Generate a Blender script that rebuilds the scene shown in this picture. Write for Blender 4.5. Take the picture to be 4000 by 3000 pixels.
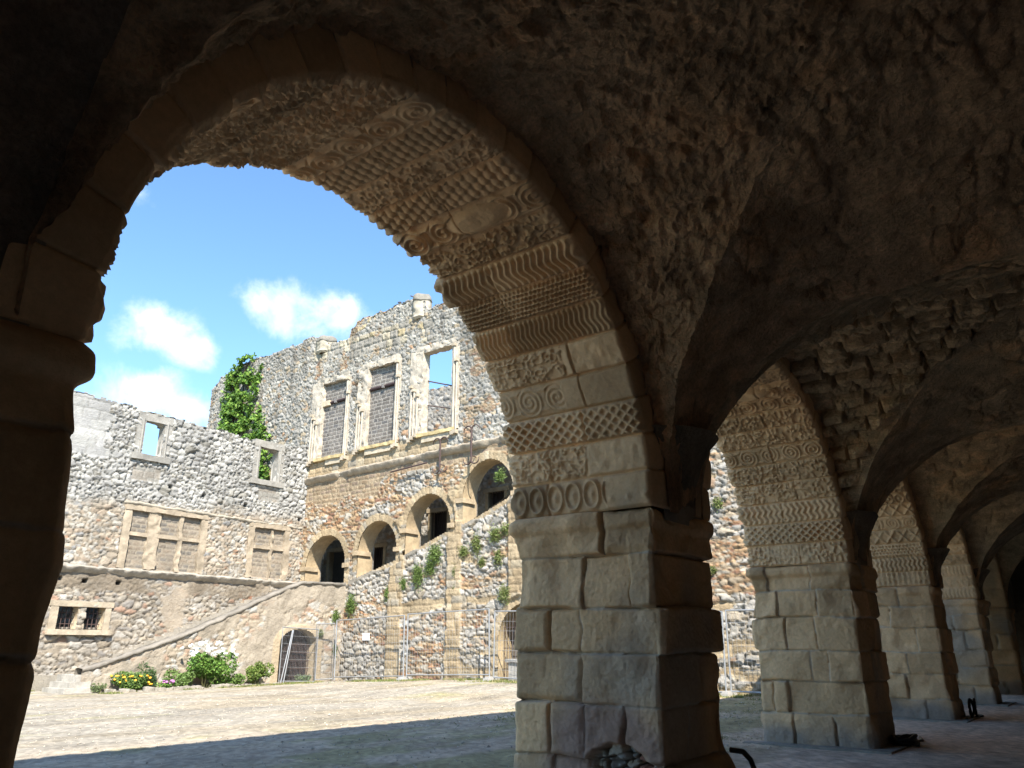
import bpy, math, time
import numpy as np
rad = math.radians
T0 = time.time()
sc = bpy.context.scene
for o in list(bpy.data.objects):
    bpy.data.objects.remove(o)

# ------------------------------------------------------------------ camera
cam_d = bpy.data.cameras.new('camera'); cam = bpy.data.objects.new('camera', cam_d)
sc.collection.objects.link(cam); sc.camera = cam
cam.location = (0, 0, 1.5)
cam.rotation_euler = (rad(90 + 18.4), 0, rad(37.3 - 90))
cam_d.sensor_width = 36; cam_d.lens = 27.91
cam_d.clip_start = 0.05; cam_d.clip_end = 3000

# ------------------------------------------------------------------ sky, sun, exposure
SUN_EL = 46.0
SUN_AZ = math.atan2(-0.8, -0.6)            # direction towards the sun in the XY plane
w = bpy.data.worlds.new('World'); sc.world = w; w.use_nodes = True
nt = w.node_tree; nt.nodes.clear()
def N(nt, typ, **kw):
    n = nt.nodes.new(typ)
    for k, v in kw.items():
        setattr(n, k, v)
    return n
def L(nt, a, b):
    nt.links.new(a, b)
def MA(nt, op, a, b=None, clamp=False):
    n = nt.nodes.new('ShaderNodeMath'); n.operation = op; n.use_clamp = clamp
    for i, x in enumerate((a, b)):
        if x is None: continue
        if isinstance(x, (int, float)): n.inputs[i].default_value = x
        else: nt.links.new(x, n.inputs[i])
    return n.outputs[0]
sky = N(nt, 'ShaderNodeTexSky'); sky.sky_type = 'NISHITA'; sky.sun_disc = False
sky.sun_elevation = rad(SUN_EL)
sky.sun_rotation = math.pi / 2 - SUN_AZ
sky.air_density = 1.0; sky.dust_density = 0.25; sky.ozone_density = 1.6; sky.altitude = 200
tc = N(nt, 'ShaderNodeTexCoord')
nz = N(nt, 'ShaderNodeTexNoise'); nz.inputs['Scale'].default_value = 11.0; nz.inputs['Detail'].default_value = 9; nz.inputs['Roughness'].default_value = 0.62
nz.inputs['Distortion'].default_value = 0.25
L(nt, tc.outputs['Generated'], nz.inputs['Vector'])
CLOUDS = [((0.428, 0.837, 0.347), 0.060, 1.0), ((0.468, 0.820, 0.335), 0.045, 0.9), ((0.549, 0.742, 0.385), 0.07, 1.05),
          ((0.580, 0.715, 0.390), 0.06, 1.0), ((0.515, 0.765, 0.392), 0.05, 0.7), ((0.430, 0.858, 0.277), 0.060, 0.95), ((0.475, 0.840, 0.264), 0.05, 0.9),
          ((0.363, 0.799, 0.480), 0.03, 0.4), ((-0.3, 0.9, 0.35), 0.2, 1.0), ((0.2, 0.95, 0.3), 0.15, 0.9), ((0.9, -0.2, 0.4), 0.2, 1.0), ((-0.8, 0.3, 0.5), 0.22, 0.9)]
acc = None
for d, r_, s_ in CLOUDS:
    vm = N(nt, 'ShaderNodeVectorMath'); vm.operation = 'SUBTRACT'
    L(nt, tc.outputs['Generated'], vm.inputs[0]); vm.inputs[1].default_value = d
    v2 = N(nt, 'ShaderNodeVectorMath'); v2.operation = 'MULTIPLY'
    L(nt, vm.outputs[0], v2.inputs[0]); v2.inputs[1].default_value = (1, 1, 1.7)
    v3 = N(nt, 'ShaderNodeVectorMath'); v3.operation = 'LENGTH'; L(nt, v2.outputs[0], v3.inputs[0])
    m = MA(nt, 'MULTIPLY', v3.outputs['Value'], -s_ / r_)
    m = MA(nt, 'ADD', m, s_)
    acc = m if acc is None else MA(nt, 'MAXIMUM', acc, m)
# cloud density = blob field + noise
nn = MA(nt, 'MULTIPLY', MA(nt, 'SUBTRACT', nz.outputs['Fac'], 0.5), 2.7)
den = MA(nt, 'ADD', MA(nt, 'MINIMUM', acc, 0.62), nn)
mr = N(nt, 'ShaderNodeMapRange'); mr.interpolation_type = 'SMOOTHSTEP'
L(nt, den, mr.inputs['Value']); mr.inputs['From Min'].default_value = 0.02; mr.inputs['From Max'].default_value = 1.05
gate_ = MA(nt, 'MULTIPLY', MA(nt, 'MAXIMUM', MA(nt, 'ADD', acc, 0.25), 0.0), 3.0, True)
fac = MA(nt, 'MULTIPLY', mr.outputs['Result'], gate_)
fac = MA(nt, 'MULTIPLY', fac, 0.86)
tint = N(nt, 'ShaderNodeMix'); tint.data_type = 'RGBA'; tint.blend_type = 'MULTIPLY'; tint.inputs[0].default_value = 1.0
L(nt, sky.outputs['Color'], tint.inputs[6]); tint.inputs[7].default_value = (0.80, 1.0, 1.13, 1)
nz2 = N(nt, 'ShaderNodeTexNoise'); nz2.inputs['Scale'].default_value = 14.0; nz2.inputs['Detail'].default_value = 7
mp = N(nt, 'ShaderNodeVectorMath'); mp.operation = 'ADD'; L(nt, tc.outputs['Generated'], mp.inputs[0]); mp.inputs[1].default_value = (-.02, 0, .035); L(nt, mp.outputs[0], nz2.inputs['Vector'])
ccol = N(nt, 'ShaderNodeMix'); ccol.data_type = 'RGBA'; L(nt, MA(nt, 'MULTIPLY', MA(nt, 'SUBTRACT', nz2.outputs['Fac'], .38), 3.5, True), ccol.inputs[0])
ccol.inputs[6].default_value = (5.9, 6.1, 6.5, 1); ccol.inputs[7].default_value = (3.9, 4.5, 5.6, 1)
mix = N(nt, 'ShaderNodeMix'); mix.data_type = 'RGBA'
L(nt, fac, mix.inputs[0]); L(nt, tint.outputs[2], mix.inputs[6]); L(nt, ccol.outputs[2], mix.inputs[7])
bg = N(nt, 'ShaderNodeBackground'); bg.inputs['Strength'].default_value = 0.1
L(nt, mix.outputs[2], bg.inputs['Color'])
wo = N(nt, 'ShaderNodeOutputWorld'); L(nt, bg.outputs[0], wo.inputs['Surface'])

sd = bpy.data.lights.new('sun', 'SUN'); sd.energy = 4.2; sd.angle = rad(0.5); sd.color = (1.0, 0.94, 0.85)
so = bpy.data.objects.new('sun', sd); sc.collection.objects.link(so)
so.rotation_euler = (rad(90 - SUN_EL), 0, SUN_AZ + math.pi / 2)
so.location = (-20, -30, 40)
sc.view_settings.view_transform = 'Standard'; sc.view_settings.look = 'None'
sc.view_settings.gamma = 1.0; sc.view_settings.use_curve_mapping = False
sc.view_settings.exposure = 1.6
sc.cycles.use_denoising = True
sc.cycles.max_bounces = 12; sc.cycles.diffuse_bounces = 9; sc.cycles.glossy_bounces = 2
sc.cycles.sample_clamp_indirect = 6.0
sc.cycles.use_adaptive_sampling = True; sc.cycles.adaptive_threshold = 0.01

# ------------------------------------------------------------------ numpy noise
def _h(i, j, k, s):
    x = (i.astype(np.int64) * 374761393 + j.astype(np.int64) * 668265263 + k * 2147483647 % 4294967291 + s * 974634777) & 0xFFFFFFFF
    x = x.astype(np.uint32)
    x ^= x >> np.uint32(15); x = x * np.uint32(2246822519)
    x ^= x >> np.uint32(13); x = x * np.uint32(3266489917)
    x ^= x >> np.uint32(16)
    return x.astype(np.float32) * np.float32(1.0 / 4294967296.0)
def h2(i, j, s):
    return _h(i, j, np.int64(7), s)
def noise2(u, v, s=0):
    i = np.floor(u); j = np.floor(v); a = (u - i); b = (v - j)
    a = a * a * (3 - 2 * a); b = b * b * (3 - 2 * b)
    i = i.astype(np.int64); j = j.astype(np.int64)
    return ((h2(i, j, s) * (1 - a) + h2(i + 1, j, s) * a) * (1 - b) + (h2(i, j + 1, s) * (1 - a) + h2(i + 1, j + 1, s) * a) * b) * 2 - 1
def fbm2(u, v, o=4, s=0, r=0.5):
    t = 0; a = 1; n = 0
    for k in range(o):
        t = t + a * noise2(u * 2 ** k + 13.7 * k, v * 2 ** k + 5.1 * k, s + k); n += a; a *= r
    return t / n
def noise3(x, y, z, s=0):
    i = np.floor(x); j = np.floor(y); k = np.floor(z); a = x - i; b = y - j; c = z - k
    a = a * a * (3 - 2 * a); b = b * b * (3 - 2 * b); c = c * c * (3 - 2 * c)
    i = i.astype(np.int64); j = j.astype(np.int64); k = k.astype(np.int64)
    def q(kk):
        return (_h(i, j, kk, s) * (1 - a) + _h(i + 1, j, kk, s) * a) * (1 - b) + (_h(i, j + 1, kk, s) * (1 - a) + _h(i + 1, j + 1, kk, s) * a) * b
    return (q(k) * (1 - c) + q(k + 1) * c) * 2 - 1
def fbm3(P, f, o=4, s=0, r=0.5):
    t = 0; a = 1; n = 0
    for k in range(o):
        g = f * 2 ** k
        t = t + a * noise3(P[..., 0] * g + 3.3 * k, P[..., 1] * g + 7.7 * k, P[..., 2] * g + 1.9 * k, s + k * 5); n += a; a *= r
    return t / n
def vnoise(P, f, o, s, r=0.55):
    return np.stack([fbm3(P, f, o, s + 100 * q, r) for q in range(3)], -1)
def ss(a, b, x):
    t = np.clip((x - a) / (b - a), 0, 1); return t * t * (3 - 2 * t)
def vor(u, v, s=0, jit=0.85, off=True):
    """jittered-brick Voronoi -> (F2-F1, F1, cell hashes r1, r2, r3)"""
    gy = np.floor(v).astype(np.int64)
    F1 = np.full(u.shape, 9.0, np.float32); F2 = F1.copy(); ci = np.zeros(u.shape, np.int64); cj = ci.copy(); ox = np.zeros(u.shape, np.float32); oy = ox.copy()
    for dy in (-1, 0, 1):
        row = gy + dy
        sh = (row & 1) * 0.5 if off else 0.0
        gx = np.floor(u - sh).astype(np.int64)
        for dx in (-1, 0, 1):
            cx = gx + dx
            px = cx + 0.5 + sh + (h2(cx, row, s) - 0.5) * jit
            py = row + 0.5 + (h2(cx, row, s + 1) - 0.5) * jit * 0.75
            d = np.sqrt((u - px) ** 2 + (v - py) ** 2).astype(np.float32)
            c = d < F1
            F2 = np.where(c, F1, np.minimum(F2, d)); F1 = np.where(c, d, F1)
            ci = np.where(c, cx, ci); cj = np.where(c, row, cj); ox = np.where(c, u - px, ox); oy = np.where(c, v - py, oy)
    return F2 - F1, F1, h2(ci, cj, s + 11), h2(ci, cj, s + 12), h2(ci, cj, s + 13), ox, oy
def pick(pal, r1, r2, var=0.35):
    wts = np.array([p[0] for p in pal], float); cum = np.cumsum(wts / wts.sum())
    cols = np.array([p[1] for p in pal], np.float32)
    idx = np.minimum(np.searchsorted(cum, r1), len(pal) - 1)
    return cols[idx] * (1 - var / 2 + var * r2)[..., None]
def mixc(a, b, t):
    return a * (1 - t[..., None]) + b * t[..., None]
C3 = lambda *c: np.array(c, np.float32)

def rubble(u, v, cw, ch, s, pal, mort, amp=0.05, warp=0.35, jit=0.9, mw=0.10, var=0.35):
    h1, c1 = rubble1(u, v, cw * .84, ch * .80, s, pal, mort, amp, warp, jit, mw * 1.1, var)
    h2_, c2 = rubble1(u, v, cw * 1.45, ch * 1.3, s + 3, pal, mort, amp * 1.15, warp, jit, mw * .8, var)
    m = ss(.04, .10, fbm2(u / cw * .32, v / ch * .36, 2, s + 90))
    return h1 * (1 - m) + h2_ * m, mixc(c1, c2, m)
def rubble1(u, v, cw, ch, s, pal, mort, amp=0.05, warp=0.35, jit=0.9, mw=0.10, var=0.4):
    wu = u + fbm2(u / cw * 0.9, v / ch * 0.9, 2, s + 50) * warp * cw
    wv = v + fbm2(u / cw * 0.6 + 9, v / ch * 0.6, 2, s + 60) * warp * 1.3 * ch + fbm2(u * .35, v * .35, 2, s + 61) * .5 * ch
    e, f1, r1, r2, r3, ox, oy = vor(wu / cw, wv / ch, s, jit)
    h = amp * (ss(0.0, 0.20, e) * (0.45 + 0.55 * r3 + 0.35 * ox * (r1 * 1.7 % 1 - 0.5) * 2 + 0.35 * oy * (r2 * 3.1 % 1 - 0.65) * 2) - 0.10 * f1)
    h = h + amp * 0.25 * fbm2(u / cw * 3, v / ch * 3, 2, s + 70)
    c = mixc(pick(pal, r1, r2, var), np.broadcast_to(mort, u.shape + (3,)), 1 - ss(mw * 0.4, mw * 1.6, e))
    return h, c
def blocks(u, v, cw, ch, s, pal, mort, amp=0.03, jw=0.018, soft=0.03, vj=0.22, var=0.3, rough=0.15, offa=0.35):
    """coursed blocks: rows of height ch, joints jittered"""
    u = u + 0.01 * noise2(u * 3, v * 5, s + 4); v = v + ch * vj * 0.5 * noise2(u / (cw * 3), v / (ch * 2), s + 5)
    j = np.floor(v / ch).astype(np.int64); fv = v - j * ch
    uu = u / cw + h2(j, j * 0 + 3, s) * 5
    i = np.floor(uu).astype(np.int64); fu = uu - i
    jl = (h2(i, j, s + 2) - 0.5) * 0.5; jr = (h2(i + 1, j, s + 2) - 0.5) * 0.5
    sh = (fu < np.maximum(jl, 0)) * 1; lt = fu < jl; rt = fu > 1 + jr
    i = np.where(lt, i - 1, np.where(rt, i + 1, i)); fu = uu - i
    jl = (h2(i, j, s + 2) - 0.5) * 0.5; jr = (h2(i + 1, j, s + 2) - 0.5) * 0.5
    du = np.minimum(fu - jl, 1 + jr - fu) * cw; dv = np.minimum(fv, ch - fv)
    d = np.minimum(du, dv)
    r1, r2, r3 = h2(i, j, s + 21), h2(i, j, s + 22), h2(i, j, s + 23)
    h = amp * (ss(0, soft, d) * (1 - offa + offa * r3)) + amp * rough * fbm2(u / 0.12, v / 0.12, 3, s + 9)
    c = mixc(pick(pal, r1, r2, var), np.broadcast_to(mort, u.shape + (3,)), 1 - ss(jw * 0.5, jw * 1.4, d))
    return h, c

# ------------------------------------------------------------------ mesh collector
class G:
    def __init__(s): s.v = []; s.q = []; s.t = []; s.c = []; s.n = 0
    def raw(s, v, q=None, t=None, c=(0.5, 0.5, 0.5)):
        v = np.asarray(v, np.float32).reshape(-1, 3)
        if q is not None and len(q): s.q.append(np.asarray(q, np.int32).reshape(-1, 4) + s.n)
        if t is not None and len(t): s.t.append(np.asarray(t, np.int32).reshape(-1, 3) + s.n)
        c = np.asarray(c, np.float32)
        s.c.append(np.broadcast_to(c, v.shape).copy() if c.ndim == 1 else c.reshape(-1, 3)); s.v.append(v); s.n += len(v)
        return s
    def grid(s, P, c=(0.5, 0.5, 0.5), mask=None, flip=False, close=False):
        m, n = P.shape[:2]
        i = np.arange(m * n).reshape(m, n)
        if close: i = np.concatenate([i, i[:, :1]], 1)
        a, b, cc, d = i[:-1, :-1], i[:-1, 1:], i[1:, 1:], i[1:, :-1]
        q = np.stack([a, b, cc, d] if not flip else [a, d, cc, b], -1)
        q = q[mask] if mask is not None else q.reshape(-1, 4)
        return s.raw(P.reshape(-1, 3), q, None, c)
    def build(s, name, mat, parent=None, smooth=True):
        v = np.concatenate(s.v); c = np.concatenate(s.c)
        q = np.concatenate(s.q) if s.q else np.zeros((0, 4), np.int32)
        t = np.concatenate(s.t) if s.t else np.zeros((0, 3), np.int32)
        used = np.zeros(len(v), bool); used[q.ravel()] = True; used[t.ravel()] = True
        if not used.all():
            mp = np.cumsum(used) - 1; v = v[used]; c = c[used]; q = mp[q]; t = mp[t]
        me = bpy.data.meshes.new(name)
        me.vertices.add(len(v)); me.vertices.foreach_set('co', v.astype(np.float32).ravel())
        nl = q.size + t.size
        me.loops.add(nl); me.loops.foreach_set('vertex_index', np.concatenate([q.ravel(), t.ravel()]).astype(np.int32))
        npoly = len(q) + len(t); me.polygons.add(npoly)
        st = np.concatenate([np.arange(len(q)) * 4, q.size + np.arange(len(t)) * 3]).astype(np.int32)
        me.polygons.foreach_set('loop_start', st)
        me.update(calc_edges=True)
        me.polygons.foreach_set('use_smooth', np.full(npoly, bool(smooth)))
        at = me.color_attributes.new('Col', 'FLOAT_COLOR', 'POINT')
        at.data.foreach_set('color', np.concatenate([c, np.ones((len(c), 1), np.float32)], 1).ravel())
        me.materials.append(mat)
        o = bpy.data.objects.new(name, me); sc.collection.objects.link(o)
        if parent is not None: o.parent = parent
        return o
def thing(name, label, cat, group=None, loc=(0, 0, 0)):
    o = bpy.data.objects.new(name, None); sc.collection.objects.link(o); o.location = loc
    o['label'] = label; o['category'] = cat
    if group: o['group'] = group
    return o
def tag(o, label, cat, group=None):
    o['label'] = label; o['category'] = cat
    if group: o['group'] = group
    return o
def rbox(g, a, b, res=0.1, amp=0.015, col=(0.4, 0.38, 0.34), s=1, f=4.0, var=0.3, rot=None):
    a = np.array(a, float); b = np.array(b, float)
    for ax in range(3):
        u, v = [k for k in range(3) if k != ax]
        nu = max(1, int(round((b[u] - a[u]) / res))); nv = max(1, int(round((b[v] - a[v]) / res)))
        nu = min(nu, 400); nv = min(nv, 400)
        U, V = np.meshgrid(np.linspace(a[u], b[u], nu + 1), np.linspace(a[v], b[v], nv + 1), indexing='ij')
        for side in (0, 1):
            P = np.zeros(U.shape + (3,)); P[..., u] = U; P[..., v] = V; P[..., ax] = (a, b)[side][ax]
            D = vnoise(P, f, 3, s) * amp
            cc = np.array(col, np.float32) * (1 + var * fbm3(P, 2.5, 3, s + 40))[..., None]
            P = P + D
            if rot is not None: P = rot(P)
            g.grid(P, cc, flip=(side == 0) != (ax == 1))
    return g
def tube(g, pts, r, n=6, col=(0.4, 0.4, 0.4), cap=True):
    pts = np.array(pts, float); m = len(pts); rr = np.full(m, r) if np.isscalar(r) else np.array(r)
    tg = np.gradient(pts, axis=0) if m > 2 else np.repeat((pts[1] - pts[0])[None], m, 0)
    tg /= np.linalg.norm(tg, axis=1)[:, None] + 1e-9
    ref = np.array([0, 0, 1.0]) if abs(tg[:, 2]).mean() < 0.8 else np.array([1.0, 0, 0])
    A = np.cross(tg, ref); A /= np.linalg.norm(A, axis=1)[:, None] + 1e-9; B = np.cross(tg, A)
    th = np.arange(n) / n * 2 * np.pi
    P = pts[:, None] + rr[:, None, None] * (A[:, None] * np.cos(th)[None, :, None] + B[:, None] * np.sin(th)[None, :, None])
    g.grid(P, np.array(col, np.float32), close=True)
    if cap:
        for e in (0, m - 1):
            g.raw(np.vstack([P[e], pts[e]]), None, [[k, (k + 1) % n, n] for k in range(n)], col)
    return g
rng = np.random.default_rng(5)

# ------------------------------------------------------------------ materials
def stone_mat(name, bump=0.4, scale=18, var=0.35, rough=0.92, dist=0.03, tint=(1, 1, 1), vscale=2.2, spots=0.0):
    m = bpy.data.materials.new(name); m.use_nodes = True; nt = m.node_tree; nt.nodes.clear()
    out = N(nt, 'ShaderNodeOutputMaterial'); p = N(nt, 'ShaderNodeBsdfPrincipled')
    p.inputs['Roughness'].default_value = rough; p.inputs['Specular IOR Level'].default_value = 0.15
    L(nt, p.outputs[0], out.inputs[0])
    at = N(nt, 'ShaderNodeAttribute'); at.attribute_name = 'Col'
    geo = N(nt, 'ShaderNodeNewGeometry')
    n1 = N(nt, 'ShaderNodeTexNoise'); n1.inputs['Scale'].default_value = vscale; n1.inputs['Detail'].default_value = 8; n1.inputs['Roughness'].default_value = 0.65
    n2 = N(nt, 'ShaderNodeTexNoise'); n2.inputs['Scale'].default_value = scale; n2.inputs['Detail'].default_value = 7; n2.inputs['Roughness'].default_value = 0.7
    L(nt, geo.outputs['Position'], n1.inputs['Vector']); L(nt, geo.outputs['Position'], n2.inputs['Vector'])
    a = MA(nt, 'ADD', MA(nt, 'MULTIPLY', MA(nt, 'SUBTRACT', n1.outputs['Fac'], 0.5), var * 3.0), 1.0)
    b = MA(nt, 'ADD', MA(nt, 'MULTIPLY', MA(nt, 'SUBTRACT', n2.outputs['Fac'], 0.5), var * 2.4), 1.0)
    f = MA(nt, 'MAXIMUM', MA(nt, 'MULTIPLY', a, b), 0.15)
    vm = N(nt, 'ShaderNodeVectorMath'); vm.operation = 'SCALE'
    L(nt, at.outputs['Color'], vm.inputs[0]); L(nt, f, vm.inputs['Scale'])
    tm = N(nt, 'ShaderNodeVectorMath'); tm.operation = 'MULTIPLY'; L(nt, vm.outputs[0], tm.inputs[0]); tm.inputs[1].default_value = tint
    L(nt, tm.outputs[0], p.inputs['Base Color'])
    if bump > 0:
        bp = N(nt, 'ShaderNodeBump'); bp.inputs['Strength'].default_value = bump; bp.inputs['Distance'].default_value = dist
        n3 = N(nt, 'ShaderNodeTexNoise'); n3.inputs['Scale'].default_value = scale * 2.2; n3.inputs['Detail'].default_value = 5; n3.inputs['Roughness'].default_value = 0.75
        L(nt, geo.outputs['Position'], n3.inputs['Vector'])
        hh = MA(nt, 'ADD', n2.outputs['Fac'], MA(nt, 'MULTIPLY', n3.outputs['Fac'], 0.5))
        L(nt, hh, bp.inputs['Height']); L(nt, bp.outputs[0], p.inputs['Normal'])
    return m
M_carved = stone_mat('carved_molasse_stone', 0.5, 26, 0.22, dist=0.02)
M_ashlar = stone_mat('worn_ashlar_stone', 0.5, 22, 0.25, dist=0.025)
M_tufa = stone_mat('rough_tufa_vault', 1.0, 27, 0.62, dist=0.08, vscale=3.0)
M_rubble = stone_mat('rubble_masonry', 0.8, 9, 0.30, dist=0.06, vscale=0.7, tint=(.65, .635, .605))
M_ground = stone_mat('gravel_ground', 0.8, 26, 0.36, dist=0.02, vscale=0.6)
M_plain = stone_mat('plain_stone', 0.6, 9, 0.30, dist=0.04, tint=(.70, .68, .645))
def simple(name, col, rough=0.5, metal=0.0, var=0.2, trans=0.0):
    m = bpy.data.materials.new(name); m.use_nodes = True; nt = m.node_tree
    p = nt.nodes['Principled BSDF']; p.inputs['Roughness'].default_value = rough; p.inputs['Metallic'].default_value = metal
    geo = N(nt, 'ShaderNodeNewGeometry'); n = N(nt, 'ShaderNodeTexNoise'); n.inputs['Scale'].default_value = 6; n.inputs['Detail'].default_value = 4
    L(nt, geo.outputs['Position'], n.inputs['Vector'])
    f = MA(nt, 'ADD', MA(nt, 'MULTIPLY', MA(nt, 'SUBTRACT', n.outputs['Fac'], 0.5), var * 3), 1.0)
    vm = N(nt, 'ShaderNodeVectorMath'); vm.operation = 'SCALE'; vm.inputs[0].default_value = col; L(nt, f, vm.inputs['Scale'])
    L(nt, vm.outputs[0], p.inputs['Base Color'])
    return m
M_galv = simple('galvanised_steel', (0.38, 0.39, 0.40), 0.45, 0.6)
M_iron = simple('rusty_iron', (0.07, 0.045, 0.04), 0.75, 0.2)
M_black = simple('black_cable', (0.012, 0.012, 0.013), 0.5)
M_conc = simple('concrete', (0.35, 0.34, 0.32), 0.9)
M_white = simple('white_panel', (0.7, 0.7, 0.7), 0.6, 0, 0.05)
M_petalw = simple('white_petals', (0.85, 0.85, 0.78), 0.6, 0, 0.05)
M_petaly = simple('orange_petals', (0.85, 0.42, 0.03), 0.6, 0, 0.1)
M_petalp = simple('pink_petals', (0.55, 0.2, 0.5), 0.6, 0, 0.1)
def leaf_mat(name):
    m = bpy.data.materials.new(name); m.use_nodes = True; nt = m.node_tree
    p = nt.nodes['Principled BSDF']; p.inputs['Roughness'].default_value = 0.55; p.inputs['Specular IOR Level'].default_value = 0.25
    at = N(nt, 'ShaderNodeAttribute'); at.attribute_name = 'Col'; L(nt, at.outputs['Color'], p.inputs['Base Color'])
    tr = N(nt, 'ShaderNodeBsdfTranslucent'); L(nt, at.outputs['Color'], tr.inputs['Color'])
    mx = N(nt, 'ShaderNodeMixShader'); mx.inputs[0].default_value = 0.3
    L(nt, p.outputs[0], mx.inputs[1]); L(nt, tr.outputs[0], mx.inputs[2]); L(nt, mx.outputs[0], nt.nodes['Material Output'].inputs[0])
    return m
M_leaf = leaf_mat('leaves')

# ================================================================== THE GALLERY (arcade we stand in)
Y0, Y1 = 3.65, 5.40               # inner and outer face of the arcade wall
ZS = 2.85                         # springing
ARCH = [(4.32, 2.78), (11.26, 2.74), (17.98, 2.53), (24.38, 2.48), (30.73, 2.48)]
PIERS = [(0.10, 1.54), (7.10, 8.52), (14.00, 15.45), (20.51, 21.90), (26.86, 28.25), (33.21, 34.60)]
YC, W = -0.40, 4.05               # centre line and half width of the vaulted gallery
gallery = thing('arcaded_gallery', 'dark vaulted stone gallery whose carved arches frame the sunny courtyard', 'gallery')
CARV = C3(0.74, 0.50, 0.285)
ASH = C3(0.66, 0.43, 0.232)

def pat(kind, s, t, bh, sd):
    """carved ornament, height 0..1; s metres across the soffit, t 0..1 over the voussoir"""
    v = t * bh
    if kind == 'hex':
        u = s / 0.23; c = np.abs(u - np.round(u)); a = np.abs(t - 0.5) * 2
        rim = np.exp(-((np.hypot(c / 0.40, a / 0.78) - 1) / 0.16) ** 2)
        boss = np.exp(-(np.hypot(c / 0.14, a / 0.30)) ** 2)
        return np.clip(rim + 0.9 * boss, 0, 1)
    if kind == 'worm':
        n = fbm2(s / 0.062, v / 0.062, 2, sd, 0.35)
        n2 = fbm2(s / 0.085 + 5, v / 0.085, 2, sd + 9, 0.35)
        return np.clip(1 - np.minimum(np.abs(n), np.abs(n2 * 0.9 + 0.1)) * 5.0, 0, 1) ** 0.8
    if kind == 'wormfine':
        n = fbm2(s / 0.045, v / 0.045, 2, sd, 0.35)
        return np.clip(1 - np.abs(n) * 4.0, 0, 1) ** 0.8
    if kind == 'lattice':
        a = s / 0.135 + v / 0.115; b = s / 0.135 - v / 0.115
        da = np.abs(a - np.round(a)); db = np.abs(b - np.round(b))
        return 1 - ss(0.10, 0.30, np.minimum(da, db))
    if kind == 'holes':
        u = s / 0.075; r = np.floor(v / 0.075); u = u + 0.5 * (r.astype(int) & 1); c = u - np.round(u); d = v / 0.075 - r - 0.5
        return ss(0.18, 0.38, np.hypot(c, d))
    if kind == 'honey':
        u = s / 0.055; r = np.floor(v / 0.05); u = u + 0.5 * (r.astype(int) & 1); c = u - np.floor(u) - 0.5; d = v / 0.05 - r - 0.5
        return ss(0.25, 0.48, np.maximum(np.abs(c) * 1.05, np.abs(d))) 
    if kind == 'wave':
        return 0.5 + 0.5 * np.sin(2 * np.pi * (s / 0.082 + 0.34 * np.sin(2 * np.pi * t * 1.35 + 0.4)))
    if kind == 'wavef':
        return 0.5 + 0.5 * np.sin(2 * np.pi * (s / 0.062 + 0.30 * np.sin(2 * np.pi * t * 1.5)))
    if kind == 'zig':
        z = np.abs((v / 0.16) - np.round(v / 0.16)) * 2
        return 0.5 + 0.5 * np.sin(2 * np.pi * (s / 0.10 + 0.55 * z))
    if kind == 'cross':
        a = s / 0.26 + v / 0.34; b = s / 0.26 - v / 0.34
        f = lambda x: np.cos(2 * np.pi * x * 3) * 0.5 + 0.5
        da = np.abs(a - np.round(a)); db = np.abs(b - np.round(b))
        return np.maximum((da < 0.22) * f(a), (db < 0.22) * f(b))
    if kind == 'beads':
        u = s / 0.092; r = v / 0.12 + 0.35 * np.round(u); c = (u - np.round(u)) / 0.5; d = (r - np.round(r)) / 0.5
        q = np.clip(1 - c * c - d * d * 0.9, 0, 1) ** 0.5
        return q * (0.6 + 0.4 * (d < 0))
    if kind == 'scroll':
        L_ = 0.37; k = np.floor(s / L_); x = s / L_ - k - 0.5; y = (t - 0.5) * bh / L_
        sg = np.where(k.astype(int) & 1, 1.0, -1.0)
        r = np.hypot(x, y) * L_; a = np.arctan2(y * sg, x)
        sp = 0.5 + 0.5 * np.cos(2 * np.pi * (r / 0.062 - a / (2 * np.pi)))
        return sp * (1 - ss(0.155, 0.19, r)) + 0.75 * np.exp(-((np.abs(y) - 0.30) / 0.06) ** 2) * (r > 0.165)
    if kind == 'boss':
        r = np.hypot((s - 0.75) / 0.36, (t - 0.5) / 0.42)
        b = np.clip(1.25 - r ** 3 * 1.1, 0, 1.05) * 1.3
        return np.where(r < 1.05, b, pat('scroll', s + 0.12, t, bh, sd))
    if kind == 'plain':
        return 0.4 + 0.4 * fbm2(s / 0.12, v / 0.12, 4, sd) + 0.35 * pat('worm', s, t, bh, sd) * ss(0, .5, fbm2(s * 2.2, v * 2.2, 2, sd + 5))
    if kind == 'scrollplain':
        return np.where(s > 0.85, pat('scroll', s, t, bh, sd) * 0.6, 0.6 + 0.1 * fbm2(s / .1, v / .1, 2, sd))
    if kind == 'hexplain':
        return np.where(s > 0.52, pat('hex', s, t, bh, sd), 0.5 + 0.5 * np.exp(-(((s - 0.16) % 0.2 - 0.1) / 0.035) ** 2 - ((t - 0.3) / 0.09) ** 2))
    if kind == 'wornworm':
        return np.where(s > 0.7, pat('worm', s, t, bh, sd), 0.5 + 0.5 * fbm2(s / .09, v / .11, 2, sd)) * 0.8
    return s * 0 + 0.5
PATS1 = ['hexplain', 'wornworm', 'lattice', 'scrollplain', 'wornworm', 'wavef', 'honey', 'wave', 'worm', 'boss', 'beads', 'worm', 'beads', 'scroll',
         'worm', 'wormfine', 'worm', 'wormfine', 'scroll', 'worm', 'wormfine', 'plain', 'worm', 'wave']
PATS2 = ['worm', 'lattice', 'zig', 'worm', 'worm', 'scroll', 'worm', 'worm', 'scroll', 'boss', 'worm', 'plain', 'worm', 'scroll', 'worm', 'zig', 'worm',
         'plain', 'worm', 'lattice', 'worm', 'wave', 'worm', 'plain']
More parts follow.
